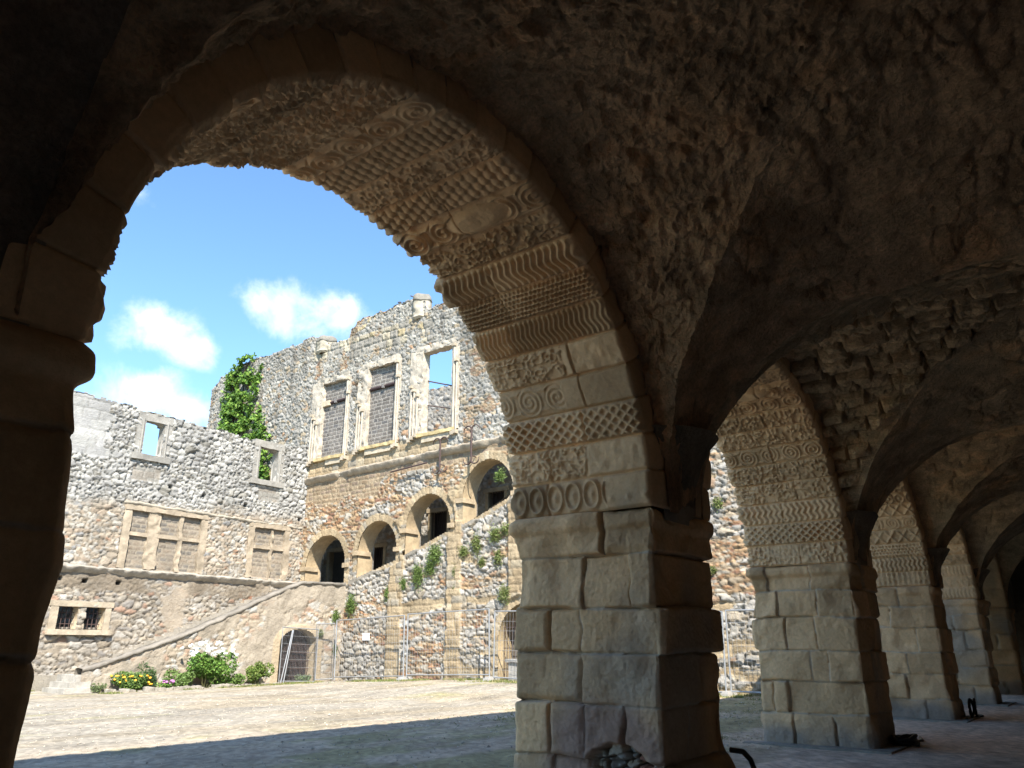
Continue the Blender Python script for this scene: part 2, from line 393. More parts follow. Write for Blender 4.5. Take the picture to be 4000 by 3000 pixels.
PATS3 = ['honey', 'zig', 'holes', 'cross', 'scroll', 'cross', 'hex', 'worm', 'zig', 'worm', 'plain', 'worm', 'cross', 'worm', 'scroll', 'worm', 'zig', 'worm', 'plain',
         'worm', 'lattice', 'worm']
PATS4 = ['zig', 'hex', 'zig', 'worm', 'worm', 'cross', 'worm', 'zig'] + ['worm', 'plain'] * 8

def arch_strip(cx, R, res, sd, pats, ylim=(Y0, Y1), nb=24):
    y0, y1 = ylim; ring = 0.42
    # profile path: inner face (radial) -> soffit -> outer face; (Y, radial offset, nY, nR, s)
    ri, ro = 0.045, 0.09
    pts = []
    for r in np.arange(ring, ri, -res * 2): pts.append((y0, r, -1, 0, -1))
    for a in np.linspace(0, np.pi / 2, 6): pts.append((y0 + ri * (1 - np.cos(a)), ri * (1 - np.sin(a)), -np.cos(a), -np.sin(a), ri * (1 - np.cos(a))))
    for y in np.arange(y0 + ri + res, y1 - ro, res): pts.append((y, 0, 0, -1, y - y0))
    for a in np.linspace(0, np.pi / 2, 8): pts.append((y1 - ro + ro * np.sin(a), ro * (1 - np.cos(a)), np.sin(a), -np.cos(a), y1 - ro - y0 + ro * np.sin(a)))
    for r in np.arange(ro + res * 2, ring, res * 3): pts.append((y1, r, 1, 0, 99))
    p = np.array(pts, np.float32)
    th = np.linspace(0, np.pi, int(np.pi * R / res) + 1)
    bw = np.pi / nb
    jt = 0.10 * np.sin(th * 0 )  # (kept level)
    TH, K = np.meshgrid(th, np.arange(len(p)), indexing='ij')
    Yp, Rp, nY, nR, S = [p[:, k][K] for k in range(5)]
    tb = TH / bw; bi = np.clip(np.floor(tb), 0, nb - 1).astype(int); t = np.clip(tb - bi, 0, 1)
    bh = R * bw
    on = (S >= 0) & (S < 50)
    Sx = np.where(on, S, 0.0)
    H = np.zeros_like(TH, np.float32)
    for b in range(nb):
        m = bi[:, 0] == b
        if not m.any(): continue
        H[m] = pat(pats[b % len(pats)], Sx[m], t[m], bh, sd + 31 * b) 
    AM = {'plain': 0.018, 'boss': 0.05, 'beads': 0.042, 'lattice': 0.045, 'holes': 0.035, 'hexplain': 0.045, 'hex': 0.035, 'wave': 0.036}
    amps = np.array([AM.get(pats[b % len(pats)], 0.034) for b in range(nb)], np.float32) * 1.2
    w_ = 0.55 + 0.6 * ss(-0.6, 0.5, fbm2(Sx * 2.0 + 7, TH * R * 2.0, 2, sd + 3))       # wear: relief is shallower in places
    brd = ss(0.03, 0.08, t) * ss(0.03, 0.08, 1 - t)
    h = np.where(on, H * amps[bi] * w_ * brd * ss(0.01, 0.05, Sx) , 0.0)
    rb = h2(bi, bi * 0 + 1, sd + 5)
    h = h + (rb - 0.5) * 0.03 + 0.012 * (1 - (2 * t - 1) ** 2)
    dj = np.minimum(t, 1 - t) * bh
    js = 0.55 + 0.75 * h2(bi, bi * 0 + 2, sd + 6)                                # one cross joint per voussoir
    dc = np.abs(Sx - js - 0.01 * noise2(TH * R * 9, TH * 0, sd)) + np.where(on, 0, 1)
    gv = np.minimum(dj + 0.004 * noise2(Yp * 14, bi * 3.1 + 0.5, sd + 8), dc)
    h = h - 0.028 * (1 - ss(0.0, 0.016, gv))
    h = h + (h2(bi, (Sx > js).astype(int), sd + 9) - 0.5) * 0.02 * on
    h = h + 0.010 * fbm2(Yp * 6 + Rp * 6, TH * R * 6, 4, sd + 2, 0.6)
    # eaten outer and inner arrises
    bite = ss(0.1, 0.75, fbm2(TH * R * 1.7, TH * 0 + 2.2, 3, sd + 12)) * 0.10
    h = h - bite * np.exp(-((S - (y1 - y0)) / 0.10) ** 2) - bite * 0.3 * np.exp(-(S / 0.06) ** 2) * on
    h = h + (rb - 0.5) * 0.05 * np.exp(-((S - (y1 - y0)) / 0.16) ** 2)
    rho = R + Rp + h * nR
    P = np.stack([cx + rho * np.cos(TH), Yp + h * nY, ZS + rho * np.sin(TH)], -1)
    r1 = h2(bi, (Sx > js).astype(int), sd + 15)
    stn = np.array([.80 if 'plain' in pats[b % len(pats)] else 1.0 for b in range(nb)])[bi]
    c = CARV * (stn * (0.74 + 0.38 * r1))[..., None] * (1 + 0.12 * fbm2(Yp * 2, TH * R * 2, 3, sd + 14))[..., None]
    c = mixc(c, np.broadcast_to(C3(0.26, 0.215, 0.16), c.shape), ss(0.2, 0.7, fbm2(Yp * 1.3, TH * R * 0.8, 3, sd + 17)) * 0.5)
    return P.astype(np.float32), c

RES = [0.0105, 0.015, 0.022, 0.035, 0.05]
ARCH_L = (-2.68, 2.76)  # unseen arch opening, added to let more daylight into the gallery
for k, (cx, R_) in enumerate(ARCH):
    g = G(); P, c = arch_strip(cx, R_, RES[k], 100 + 37 * k, [PATS1, PATS2, PATS3, PATS4, PATS4][k])
    g.grid(P, c, flip=False)
    o = g.build('carved_arch', M_carved, gallery)
    o['label'] = ['wide carved arch with bands of waves, beads, scrolls and lattice', 'second carved arch, its bands of worm tracks, zigzag and lattice', 'third carved arch with cross and pinhole bands',
                  'small fourth carved arch deep in the gallery', 'farthest carved arch in the gallery'][k]

g = G(); P, c = arch_strip(ARCH_L[0], ARCH_L[1], 0.05, 77, PATS4); g.grid(P, c)
o = g.build('carved_arch', M_carved, gallery); o['label'] = 'added carved arch outside the view, left of the dark pillar'

# ---- pillars
def pillar(x0, x1, res, sd, zb, joints, silR=None, y0=Y0, y1=Y1, z0=-0.06, impost=(2.42, 2.85), flare=0.0, silL=None):
    r = 0.07
    # perimeter: start at inner-left corner, go along -X face?  order: face -X (from y0 to y1), +Y, +X, -Y
    seg = [((x0, y0), (x0, y1), (-1, 0)), ((x0, y1), (x1, y1), (0, 1)), ((x1, y1), (x1, y0), (1, 0)), ((x1, y0), (x0, y0), (0, -1))]
    pts = []
    for k, (a, b, n) in enumerate(seg):
        a = np.array(a, float); b = np.array(b, float); n = np.array(n, float); Ln = np.linalg.norm(b - a); d = (b - a) / Ln
        nn_ = max(4, int((Ln - 2 * r) / (res if k in (0, 3) or silR is not None else res * 1.5)))
        for t in np.linspace(r, Ln - r, nn_): pts.append((*(a + d * t), *n, k, t))
        n2 = np.array(seg[(k + 1) % 4][2], float); cc = b - d * r - n * r
        for a_ in np.linspace(0, np.pi / 2, 6)[1:-1]:
            nv = n * np.cos(a_) + n2 * np.sin(a_); pts.append((*(cc + nv * r), *nv, k if a_ < np.pi / 4 else (k + 1) % 4, Ln - r + r * np.sin(a_) if a_ < np.pi / 4 else r * (1 - np.cos(np.pi / 2 - a_))))
    p = np.array(pts, np.float32)
    zs = np.linspace(z0, impost[1], int((impost[1] - z0) / res) + 1)
    Z, K = np.meshgrid(zs, np.arange(len(p)), indexing='ij')
    X, Y, nx, ny, F, S = [p[:, q][K] for q in range(6)]
    # per face position coordinate measured from y0 / x0
    U = np.where(F == 0, Y - y0, np.where(F == 2, Y - y0, X - x0))
    Fi = F.astype(int)
    zb = np.array(zb); Zw = Z + .030 * noise2(U * 1.5, Fi * 3.7 + Z * .5, sd + 41) * ss(2.8, 2.4, Z) ; ci = np.clip(np.searchsorted(zb, Zw.ravel(), side='right').reshape(Z.shape) - 1, 0, len(zb) - 2)
    dz = np.abs(np.minimum(Zw - zb[ci], zb[ci + 1] - Zw))
    du = np.full(Z.shape, 9.0); bid = np.zeros(Z.shape, int)
    for q in range(len(zb) - 1):
        for f in range(4):
            js = joints.get((q, f))
            if js is None:
                Lf = (y1 - y0) if f in (0, 2) else (x1 - x0)
                js = [Lf * (0.3 + 0.4 * h2(np.array([q]), np.array([f]), sd)[0])] if (q + f) % 3 else [Lf * 0.28, Lf * 0.72]
            m = (ci == q) & (Fi == f)
            um = U[m]; dd = np.full(um.shape, 9.0); bb = np.zeros(um.shape, int)
            for jx in js:
                jj = jx + 0.02 * noise2(Z[m] * 6, Z[m] * 0 + jx * 9, sd + q)
                dd = np.minimum(dd, np.abs(um - jj)); bb += (um > jj)
            du[m] = dd; bid[m] = bb
    # blocks at a corner carry round it
    d = np.minimum(du, dz + 0.006 * noise2(U * 7, ci * 1.7 + 0.3, sd + 3))
    r1 = h2(ci * 7 + bid, Fi, sd + 4); r2 = h2(ci * 7 + bid, Fi, sd + 5)
    PP = np.stack([X, Y, Z], -1)
    jd = ss(-.25, .35, fbm3(PP, 1.6, 2, sd + 31))
    h = -(0.01 + 0.04 * jd) * (1 - ss(0, 0.06, d * (0.6 + 1.4 * r2))) ** 1.5 - (0.012 + 0.045 * jd) * (1 - ss(0, 0.007 + 0.010 * jd, d)) + (r1 - 0.5) * 0.10
    PP = np.stack([X, Y, Z], -1)
    h = h + 0.050 * fbm3(PP, 2.2, 3, sd + 7) + 0.008 * fbm3(PP, 14, 3, sd + 8)
    cor = (np.abs(nx) > .15) & (np.abs(ny) > .15); h = np.where(cor, h * .55 - .012, h)
    if silR is silP1: h = np.where(nx > .5, h * .45, h)
    pk = fbm3(PP, 9.0, 2, sd + 21); h = h - 0.005 * ss(0.3, 0.5, pk) + 0.006 * fbm3(PP, 34, 2, sd + 23)                    # tooling pits
    er = ss(0.10, 0.5, fbm3(PP, 1.3, 3, sd + 9)); h = h - 0.065 * er                     # eroded zones
    if silR is silP0: h = h * 0.35
    zi0, zi1 = impost
    roll = np.exp(-(((Z - (zi1 - 0.10)) / 0.085) ** 4)) * 0.085 + 0.03 * np.exp(-(((Z - (zi1 - 0.26)) / 0.05) ** 2)) * 0
    h = h + np.where(Z > zi0, roll * (.22 + .62 * ss(-.4, .3, fbm3(PP, 1.7, 2, sd + 43))), 0)
    h = h + 0.06 * (1 - ss(0.2, 0.62, Z)) * 0.6
    if silR is not None:
        zz, xx = zip(*silR); h = h + np.where(nx > 0.3, np.interp(Z, zz, xx), 0)
    if silL is not None:
        zz, xx = zip(*silL); h = h + np.where((ny > 0.3), np.interp(Z, zz, xx), 0)
    c = ASH * (0.8 + 0.38 * r2)[..., None]
    c = c * (1 + 0.15 * fbm3(PP, 1.8, 3, sd + 12))[..., None]
    c = mixc(c, np.broadcast_to(C3(0.30, 0.28, 0.24), c.shape), ss(0.1, 0.6, fbm3(PP, 0.9, 3, sd + 13)) * 0.7)
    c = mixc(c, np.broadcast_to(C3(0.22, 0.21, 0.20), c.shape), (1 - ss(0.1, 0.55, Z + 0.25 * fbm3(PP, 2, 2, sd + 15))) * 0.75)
    c = mixc(c, np.broadcast_to(C3(0.42, 0.38, 0.31), c.shape), (1 - ss(0.006, 0.02, d + 0.012 * fbm3(PP, 8, 2, sd + 16))) * 0.6)
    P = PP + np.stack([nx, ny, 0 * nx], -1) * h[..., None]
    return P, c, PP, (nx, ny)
zb1 = [-0.1, 0.48, 0.98, 1.46, 1.90, 2.42, 2.86]
j1 = {(5, 0): [0.62], (4, 0): [0.32, 0.86], (3, 0): [0.90, 1.30], (2, 0): [0.88], (1, 0): [0.44, 0.86, 1.28], (0, 0): [0.84, 1.25],
      (5, 3): [], (4, 3): [], (3, 3): [], (2, 3): [0.9]}
zb2 = [-0.1, 0.50, 0.98, 1.45, 1.98, 2.42, 2.86]
j2 = {(5, 0): [0.70, 1.45], (4, 0): [0.62, 1.30], (3, 0): [0.70, 1.20], (2, 0): [0.55, 0.84], (1, 0): [1.25, 1.5], (0, 0): [0.55, 1.2]}
zb3 = [-0.1, 0.42, 0.95, 1.42, 1.95, 2.42, 2.86]
silP0_shift = 0.035
silP0 = [(0, .0), (1.05, .0), (1.4, .02), (1.63, .03), (1.84, .055), (2.07, .02), (2.4, .0), (2.55, -.03), (2.63, -.04), (2.70, -.03), (2.85, -.04)]
silP0 = [(a_, b_ + silP0_shift) for a_, b_ in silP0]
silP1 = [(0, .10), (0.3, .06), (1.0, -.02), (1.35, -.10), (1.5, -.15), (1.7, -.14), (1.95, -.12), (2.1, -.20), (2.35, -.22), (2.6, -.15), (2.85, -.06)]
spec = [(0, 0.014, zb2, {}, silP0), (1, 0.0105, zb1, j1, silP1), (2, 0.016, zb2, j2, None), (3, 0.024, zb3, {}, None), (4, 0.035, zb2, {}, None), (5, 0.05, zb3, {}, None)]
PLAB = ['black silhouetted pillar cutting the left edge of the picture', 'nearest pillar, big worn blocks and a broken pocket at its foot', 'second pillar, between the big pillar and the slimmer far ones',
        'third pillar, with a coil of black cable at its foot', 'fourth pillar, small and pale, deep in the gallery', 'farthest pillar, half lost in the dark end of the gallery']
for k, res, zb, jj, sil in spec:
    x0, x1 = PIERS[k]
    P, c, PP, nn2 = pillar(x0, x1, res, 300 + 19 * k, zb, jj, sil)
    if k == 1:      # broken pocket with rubble low on the jamb
        e = np.hypot((PP[..., 1] - 4.17) / 0.36, (PP[..., 2] - 0.42) / 0.24) + 0.25 * fbm3(PP, 5, 3, 77)
        inn = (nn2[0] < -0.9) * (1 - ss(0.75, 1.0, e))
        rr_, rc = rubble(PP[..., 1] * 1.0, PP[..., 2] * 1.0, 0.17, 0.12, 78, [(3, C3(.36, .31, .24)), (2, C3(.30, .28, .25)), (1, C3(.33, .17, .12))], C3(.2, .16, .12), amp=0.14)
        P[..., 0] += inn * (0.20 - rr_)
        c = mixc(c, rc, np.asarray(inn, float))
        pinkz = (1 - ss(0.6, 1.4, np.hypot((PP[..., 1] - 4.3) / 0.7, (PP[..., 2] - 0.55) / 0.45) + 0.4 * fbm3(PP, 2.5, 3, 79))) * (nn2[0] < -0.5)
        c = mixc(c, np.broadcast_to(C3(.33, .225, .19), c.shape), pinkz * 0.8 * (1 - inn))
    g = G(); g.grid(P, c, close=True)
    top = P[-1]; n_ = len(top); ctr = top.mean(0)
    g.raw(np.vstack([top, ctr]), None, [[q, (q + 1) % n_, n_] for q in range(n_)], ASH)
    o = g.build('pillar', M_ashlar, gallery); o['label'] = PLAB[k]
    if k in (2, 3, 4):
        g = G(); rbox(g, (x0 - 0.30, Y0 - 0.30, -0.05), (x0 - 0.02, Y1 + 0.25, 0.03), 0.12, 0.008, (0.42, 0.40, 0.36), 5 + k)
        rbox(g, (x0 - 0.02, Y0 - 0.30, -0.05), (x1 + 0.2, Y0 - 0.02, 0.03), 0.12, 0.008, (0.42, 0.40, 0.36), 6 + k)
        g.build('foot_slab', M_plain, o)

# ---- wall between and above the arches (inner and outer face), upper storey, ends, back wall, roof
def wall_xz(g, xa, xb, za, zb_, y, res, sd, inner=True, holes=True):
    xs = np.arange(xa, xb + res, res); zs = np.arange(za, zb_ + res, res)
    X, Z = np.meshgrid(xs, zs, indexing='ij')
    h, c = blocks(X, Z, 0.55, 0.33, sd, [(3, C3(.34, .28, .21)), (2, C3(.30, .26, .21)), (1, C3(.38, .31, .24))], C3(.3, .26, .2), amp=0.03)
    yy = y - h if inner else y + h
    mk = np.ones((len(xs) - 1, len(zs) - 1), bool)
    if holes:
        xc_ = (X[:-1, :-1] + X[1:, 1:]) / 2; zc_ = (Z[:-1, :-1] + Z[1:, 1:]) / 2
        for cx, R_ in ARCH + [ARCH_L]:
            mk &= ~((np.hypot(xc_ - cx, zc_ - ZS) < R_ + 0.25) & (zc_ > ZS - 0.3))
            mk &= ~((np.abs(xc_ - cx) < R_ + 0.25) & (zc_ <= ZS) & holes)
        if xa > 0 or xb > 14: mk &= ~((zc_ < ZS - 0.12) & (xc_ > -5.5))
    g.grid(np.stack([X, yy, Z], -1), c, mask=mk, flip=inner)
g = G()
wall_xz(g, 0.1, 36.4, 2.6, 6.6, Y0 + 0.04, 0.07, 41, True)
wall_xz(g, -8.0, 36.4, -0.1, 6.8, Y1 - 0.04, 0.12, 42, False); wall_xz(g, -8.0, 14.0, 6.7, 9.75, Y1 - 0.04, 0.12, 44, False, False)
wall_xz(g, -8.0, -5.44, -0.1, 6.6, Y0 + 0.02, 0.10, 43, True, False)
wall_xz(g, -5.5, 0.16, 2.8, 6.6, Y0 + 0.03, 0.08, 45, True)
rbox(g, (-6.0, Y0 + .05, -0.1), (-5.44, Y1 - .05, 2.86), .12, .02, ASH, 46)
g.build('wall', M_ashlar, gallery)
def plane_wall(g, p0, p1, za, zb_, res, sd, flip):
    p0 = np.array(p0, float); p1 = np.array(p1, float); Ln = np.linalg.norm(p1 - p0); d = (p1 - p0) / Ln; nrm = np.array([-d[1], d[0]])
    us = np.linspace(0, Ln, int(Ln / res) + 2); zs = np.linspace(za, zb_, int((zb_ - za) / res) + 2)
    U, Z = np.meshgrid(us, zs, indexing='ij')
    h, c = rubble(U, Z, 0.42, 0.3, sd, [(3, C3(.27, .21, .16)), (2, C3(.31, .25, .19))], C3(.24, .19, .14), amp=0.06)
    XY = p0 + d * U[..., None] + nrm * h[..., None]
    g.grid(np.concatenate([XY, Z[..., None]], -1), c, flip=flip)
g = G()
plane_wall(g, (-8, YC - W), (36.4, YC - W), -0.1, 6.6, 0.12, 51, False)
plane_wall(g, (-8, Y0), (-8, YC - W), -0.1, 6.6, 0.15, 52, False)
plane_wall(g, (36.0, YC - W), (36.0, Y0 + 0.2), -0.1, 6.6, 0.12, 53, False)
g.build('back_wall', M_rubble, gallery)
g = G(); rbox(g, (-8.2, YC - W - 0.6, 6.75), (14.0, Y1 - 0.1, 9.75), 1.0, 0.0, (0.3, 0.27, 0.22), 3)
rbox(g, (-8.2, YC - W - 0.6, 6.45), (36.6, Y1 - 0.1, 6.8), 1.0, 0.0, (0.3, 0.27, 0.22), 3)
rbox(g, (-8.2, YC - W - 0.6, -0.2), (36.6, YC - W - 0.1, 6.55), 1.0, 0.0, (0.3, 0.27, 0.22), 3)
rbox(g, (36.1, YC - W - 0.6, -0.2), (36.6, Y1 - 0.1, 6.55), 1.0, 0.0, (0.3, 0.27, 0.22), 3)
rbox(g, (-8.6, YC - W - 0.6, -0.2), (-8.1, Y1 - 0.1, 9.7), 1.0, 0.0, (0.3, 0.27, 0.22), 3)
g.build('upper_storey', M_plain, gallery, smooth=False)

# ---- vaults
ZT_Y = np.array([-4.45, -4.2, -3.97, -3.45, -3.12, -2.6, -1.9, -0.8, 0.0, 1.1, 1.8, 2.32, 2.65, 3.17, 3.40, 3.58, 3.70])
ZT_Z = np.array([2.90, 3.95, 4.27, 4.61, 4.80, 4.93, 5.00, 5.05, 5.05, 5.00, 4.93, 4.80, 4.61, 4.27, 3.95, 3.50, 2.90])
def vdisp(P, sd, a1, a2, a3):
    D = vnoise(P, 1.1, 2, sd) * a1 + vnoise(P, 4.5, 2, sd + 7, 0.5) * a2
    D = D + vnoise(P, 16, 2, sd + 9, 0.6) * a3
    return D
def tuf_col(P, base, sd):
    n = fbm3(P, 1.4, 4, sd, 0.6); m = fbm3(P, 5, 3, sd + 3)
    c = np.broadcast_to(base, P.shape) * (1 + 0.30 * m)[..., None]
    c = mixc(c, np.broadcast_to(base * C3(1.25, 1.12, 1.0), P.shape), ss(0.05, 0.5, n))
    c = mixc(c, np.broadcast_to(base * C3(0.72, 0.70, 0.72), P.shape), ss(0.05, 0.5, -n) * 0.8)
    return c
BAYS = [(-2.68, 3.06)] + [(cx, R_ + 0.30) for cx, R_ in ARCH]
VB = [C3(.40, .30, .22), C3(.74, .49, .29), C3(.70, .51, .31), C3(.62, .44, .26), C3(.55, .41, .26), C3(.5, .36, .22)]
VRES = [0.10, 0.020, 0.024, 0.04, 0.06, 0.08]
VAMP = [(0.05, 0.03, 0.01), (0.08, 0.035, 0.026), (0.04, 0.012, 0.010), (0.05, 0.03, 0.012), (0.05, 0.02, 0.01), (0.05, 0.02, 0.01)]
def cave(P, sd):
    """gouged pits in soft tufa, 0..1"""
    n = fbm3(P, 2.6, 3, sd, 0.6)
    return ss(0.30, 0.52, n)
for b, (cx, Rc) in enumerate(BAYS):
    g = G(); res = VRES[b]
    for back in (0, 1):
        rs = res if not back else max(res * 2.5, 0.07)
        th = np.linspace(0.001, np.pi - 0.001, int(np.pi * Rc / rs) + 1)
        s_ = np.linspace(0, 1, int(W / rs) + 1)
        TH, S = np.meshgrid(th, s_, indexing='ij')
        x = cx + Rc * np.cos(TH); z = ZS + Rc * np.sin(TH)
        yg = W * np.abs(x - cx) / Rc; yw = W + 0.02
        Y = yg + (yw - yg) * S; Y = YC + Y if not back else YC - Y
        P = np.stack([x, Y, z], -1)
        fade = ss(0, 0.35, (yw - yg) * S)
        D = vdisp(P, 600, *VAMP[b])
        nrm = np.stack([-np.cos(TH), 0 * TH, -np.sin(TH)], -1)
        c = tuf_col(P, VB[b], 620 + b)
        if not back and b in (1, 2, 3, 4):
            arc = TH * Rc; k_ = 0.22 if b == 1 else 0.27
            if b == 1:
                hb, _ = blocks(Y + 3, arc, 0.42, 0.30, 640 + b, [(1, C3(1, 1, 1))], C3(1, 1, 1), amp=0.05, soft=0.10, vj=0.5)
                near = ss(1.4, 0.5, Y0 - Y) if False else 1 - ss(0.5, 1.7, Y0 - Y)
                hr, cr_ = rubble(Y + 3, arc, .40, .27, 646, [(2, C3(1, 1, 1)), (1, C3(1.2, 1.15, 1.1)), (1, C3(.75, .74, .75))], C3(.6, .57, .55), .075, warp=.6)
                ex = ss(-.12, .25, fbm3(P, .9, 3, 647)) * (1 - near * .7)
                c = c * (1 - ex[..., None] * .8 + cr_ * ex[..., None] * .8)
                soot = ss(.1, .45, fbm3(P, .7, 4, 648)); c = c * (1 - .20 * soot)[..., None]
                hb = hb * near + hr * ex - 0.10 * cave(P, 660) - 0.035 * ss(0.25, 0.5, fbm3(P, 9, 2, 661)) + 0.03 * fbm3(P, 22, 3, 663, .65)
            elif b == 2:
                hb, cb = blocks(Y + 3 + 0.04 * noise2(arc * 2, Y * 2, 3), arc, 0.46, 0.25, 640 + b, [(1, C3(1, 1, 1)), (1, C3(.8, .8, .8))], C3(.55, .5, .45), amp=0.22, soft=0.045, vj=0.35, offa=0.9, rough=0.18)
                hb = hb - 0.035 * ss(0.25, 0.5, fbm3(P, 12, 2, 662)); c = c * (0.5 + 0.5 * cb)
            else:
                hb, cb = blocks(Y + 3, arc, 0.5, 0.22, 640 + b, [(1, C3(1, 1, 1))], C3(.7, .65, .6), amp=0.05, soft=0.06, vj=0.6, offa=0.7)
            P = P + nrm * (hb * fade)[..., None]
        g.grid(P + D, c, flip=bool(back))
    # severies turned to the neighbouring bays (between the groin and the transverse arch)
    for side in (1, -1):
        xt = cx + side * Rc
        if side > 0 and b + 1 < len(BAYS): xt = BAYS[b + 1][0] - BAYS[b + 1][1]
        ys = YC + np.linspace(-W, W, int(2 * W / res) + 1)
        s_ = np.linspace(0, 1, int(abs(xt - cx) / res) + 1)
        Yg, S = np.meshgrid(ys, s_, indexing='ij')
        q = np.abs(Yg - YC) / W
        xg = cx + side * Rc * q; zg = ZS + Rc * np.sqrt(np.maximum(1 - q * q, 0))
        zt = np.interp(Yg, ZT_Y, ZT_Z)
        X = xg + (xt - xg) * S; Z = zg + (zt - zg) * (S ** (1.15 if side > 0 else 1.6))
        P = np.stack([X, Yg, Z], -1)
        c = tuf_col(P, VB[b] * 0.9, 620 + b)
        D = vdisp(P, 600, *VAMP[b])
        if b in (1, 2, 3):
            hr, cr_ = rubble(X + 5, Yg + 3, .42, .28, 655 + b, [(2, C3(1, 1, 1)), (1, C3(1.2, 1.15, 1.1)), (1, C3(.72, .7, .7))], C3(.7, .67, .65), .034, warp=.6)
            ex = ss(-.25, .15, fbm3(P, .9, 3, 657)) * ss(0, .12, S) * ss(1, .9, S); P = P - np.array([0, 0, 1.0]) * (hr * ex)[..., None]
            c = c * (1 - ex[..., None] * .8 + cr_ * ex[..., None] * .8)
        if b == 1: P = P + np.array([0, 0, 0.10]) * (cave(P, 660) * ss(0, .3, S) * ss(1, .9, S) )[..., None]
        if xt != cx + side * Rc or side < 0: D = D * (1 - S[..., None]) + vdisp(P, 600, .05, .025, .012) * S[..., None]
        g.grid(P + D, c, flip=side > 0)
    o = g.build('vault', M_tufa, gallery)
    o['label'] = ['dark vault bay behind the left pillar', 'cave-like brown vault of the nearest bay, pitted and crumbling', 'vault bay of rough projecting tufa blocks in ragged courses',
                  'third vault bay, flaking brown plaster', 'fourth vault bay, smooth and orange brown', 'last vault bay in the dark'][b]
# rough corbels where the vault meets each pillar on the inside
for k in (1, 2, 3, 4):
    x0, x1 = PIERS[k]; g = G()
    A, T = np.meshgrid(np.linspace(0, np.pi, 26), np.linspace(0, 1, 16), indexing='ij')
    hw = (x1 - x0) / 2; rx = (hw - .42) + .34 * T ** 1.6; ry = .04 + .34 * T ** 1.8
    P = np.stack([(x0 + x1) / 2 + rx * np.cos(A), Y0 + .02 - ry * np.sin(A), 2.95 + .75 * T], -1); P = P + vnoise(P, 4, 3, 905) * .05
    g.grid(P, tuf_col(P, C3(.33, .26, .18), 906))
    g.build('corbel', M_tufa, gallery)
print('gallery', round(time.time() - T0, 1))

# ================================================================== GROUND
def gh(X, Y):
    """the courtyard rises a little towards the far wall"""
    b = np.exp(-((Y - 20.5) / 7.5) ** 2)
    return 0.30 * ss(17, 26.5, X) * b * ss(6, 12, Y)
def axis(lo, a, b, hi, st, n=14):
    q = np.geomspace(1, 60, n) - 1
    left = a - (a - lo) * (q / q[-1]); right = b + (hi - b) * (q / q[-1])
    return np.unique(np.concatenate([left, np.arange(a, b, st), right]))
gx = axis(-900, -2, 34, 1200, 0.085); gy = axis(-700, -2, 36, 1200, 0.085)
X, Y = np.meshgrid(gx, gy, indexing='ij')
near = ss(60, 40, np.hypot(X - 12, Y - 15)) if False else 1 - ss(30, 60, np.hypot(X - 14, Y - 15))
Z = gh(X, Y) + near * (0.018 * fbm2(X * 0.6, Y * 0.6, 3, 700) + 0.012 * fbm2(X * 5, Y * 5, 2, 701) + 0.010 * noise2(X * 11, Y * 11, 702))
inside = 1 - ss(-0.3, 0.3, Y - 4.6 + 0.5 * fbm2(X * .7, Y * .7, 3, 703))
straw = ss(-0.15, 0.35, fbm2(X * 0.35 + 3, Y * 1.1, 4, 704, 0.6))
gr = ss(0.02, 0.40, fbm2(X * 0.30, Y * 0.8, 5, 705, 0.6) + 0.35 * np.exp(-((Y - 8.5) / 3.0) ** 2) * (X > 8) - 0.20 * (Y > 12) + 0.5 * np.exp(-((Y - 12.4) / 1.1) ** 2) * ss(15, 19, X))
c = mixc(np.broadcast_to(C3(.30, .272, .222), X.shape + (3,)), np.broadcast_to(C3(.30, .258, .19), X.shape + (3,)), straw)
c = mixc(c, np.broadcast_to(C3(.50, .395, .28), X.shape + (3,)), (1 - ss(11.5, 14.5, Y)) * 0.8)  # gravel in the building's shadow: colour warmed and lightened to offset blue skylight
c = mixc(c, np.broadcast_to(C3(.28, .26, .11), X.shape + (3,)), gr * 0.62)
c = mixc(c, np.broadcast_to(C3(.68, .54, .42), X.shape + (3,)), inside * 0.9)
c = c * (1 + 0.22 * fbm2(X * 1.5, Y * 5, 4, 706, .65))[..., None]
pb = h2(np.floor(X * 11).astype(int), np.floor(Y * 11).astype(int), 708)
tr = ss(.05, .45, fbm2(X * .18 + Y * .03, Y * 1.3 - X * .12, 4, 709, .6)); c = c * (1 - .22 * tr)[..., None]
c = c * (0.72 + 0.5 * pb)[..., None]
farm = ss(38, 60, np.hypot(X - 14, Y - 15))
c = mixc(c, np.broadcast_to(C3(.13, .15, .06), X.shape + (3,)), farm)
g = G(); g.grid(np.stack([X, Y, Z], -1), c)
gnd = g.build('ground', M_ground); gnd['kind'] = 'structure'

# ================================================================== FAR WALLS
GREY = [(4, C3(.48, .47, .445)), (3, C3(.41, .40, .375)), (2, C3(.56, .545, .50)), (1.2, C3(.50, .42, .31)), (.6, C3(.36, .33, .29)), (.35, C3(.47, .31, .20))]
WHIT = [(4, C3(.56, .54, .505)), (3, C3(.46, .445, .41)), (1.5, C3(.52, .46, .37)), (.5, C3(.42, .30, .21))]
COBB = [(3, C3(.50, .47, .42)), (3, C3(.51, .44, .355)), (2, C3(.46, .38, .30)), (1.5, C3(.57, .545, .50)), (.4, C3(.46, .30, .21)), (.6, C3(.32, .32, .32))]
BEIG = [(3, C3(.49, .45, .39)), (2.5, C3(.47, .41, .33)), (2, C3(.53, .505, .465)), (.4, C3(.42, .29, .22)), (.5, C3(.34, .32, .30))]
REDB = [(3.4, C3(.53, .37, .225)), (2.4, C3(.45, .265, .155)), (2, C3(.52, .43, .32)), (1.2, C3(.34, .20, .14)), (3, C3(.56, .52, .45))]
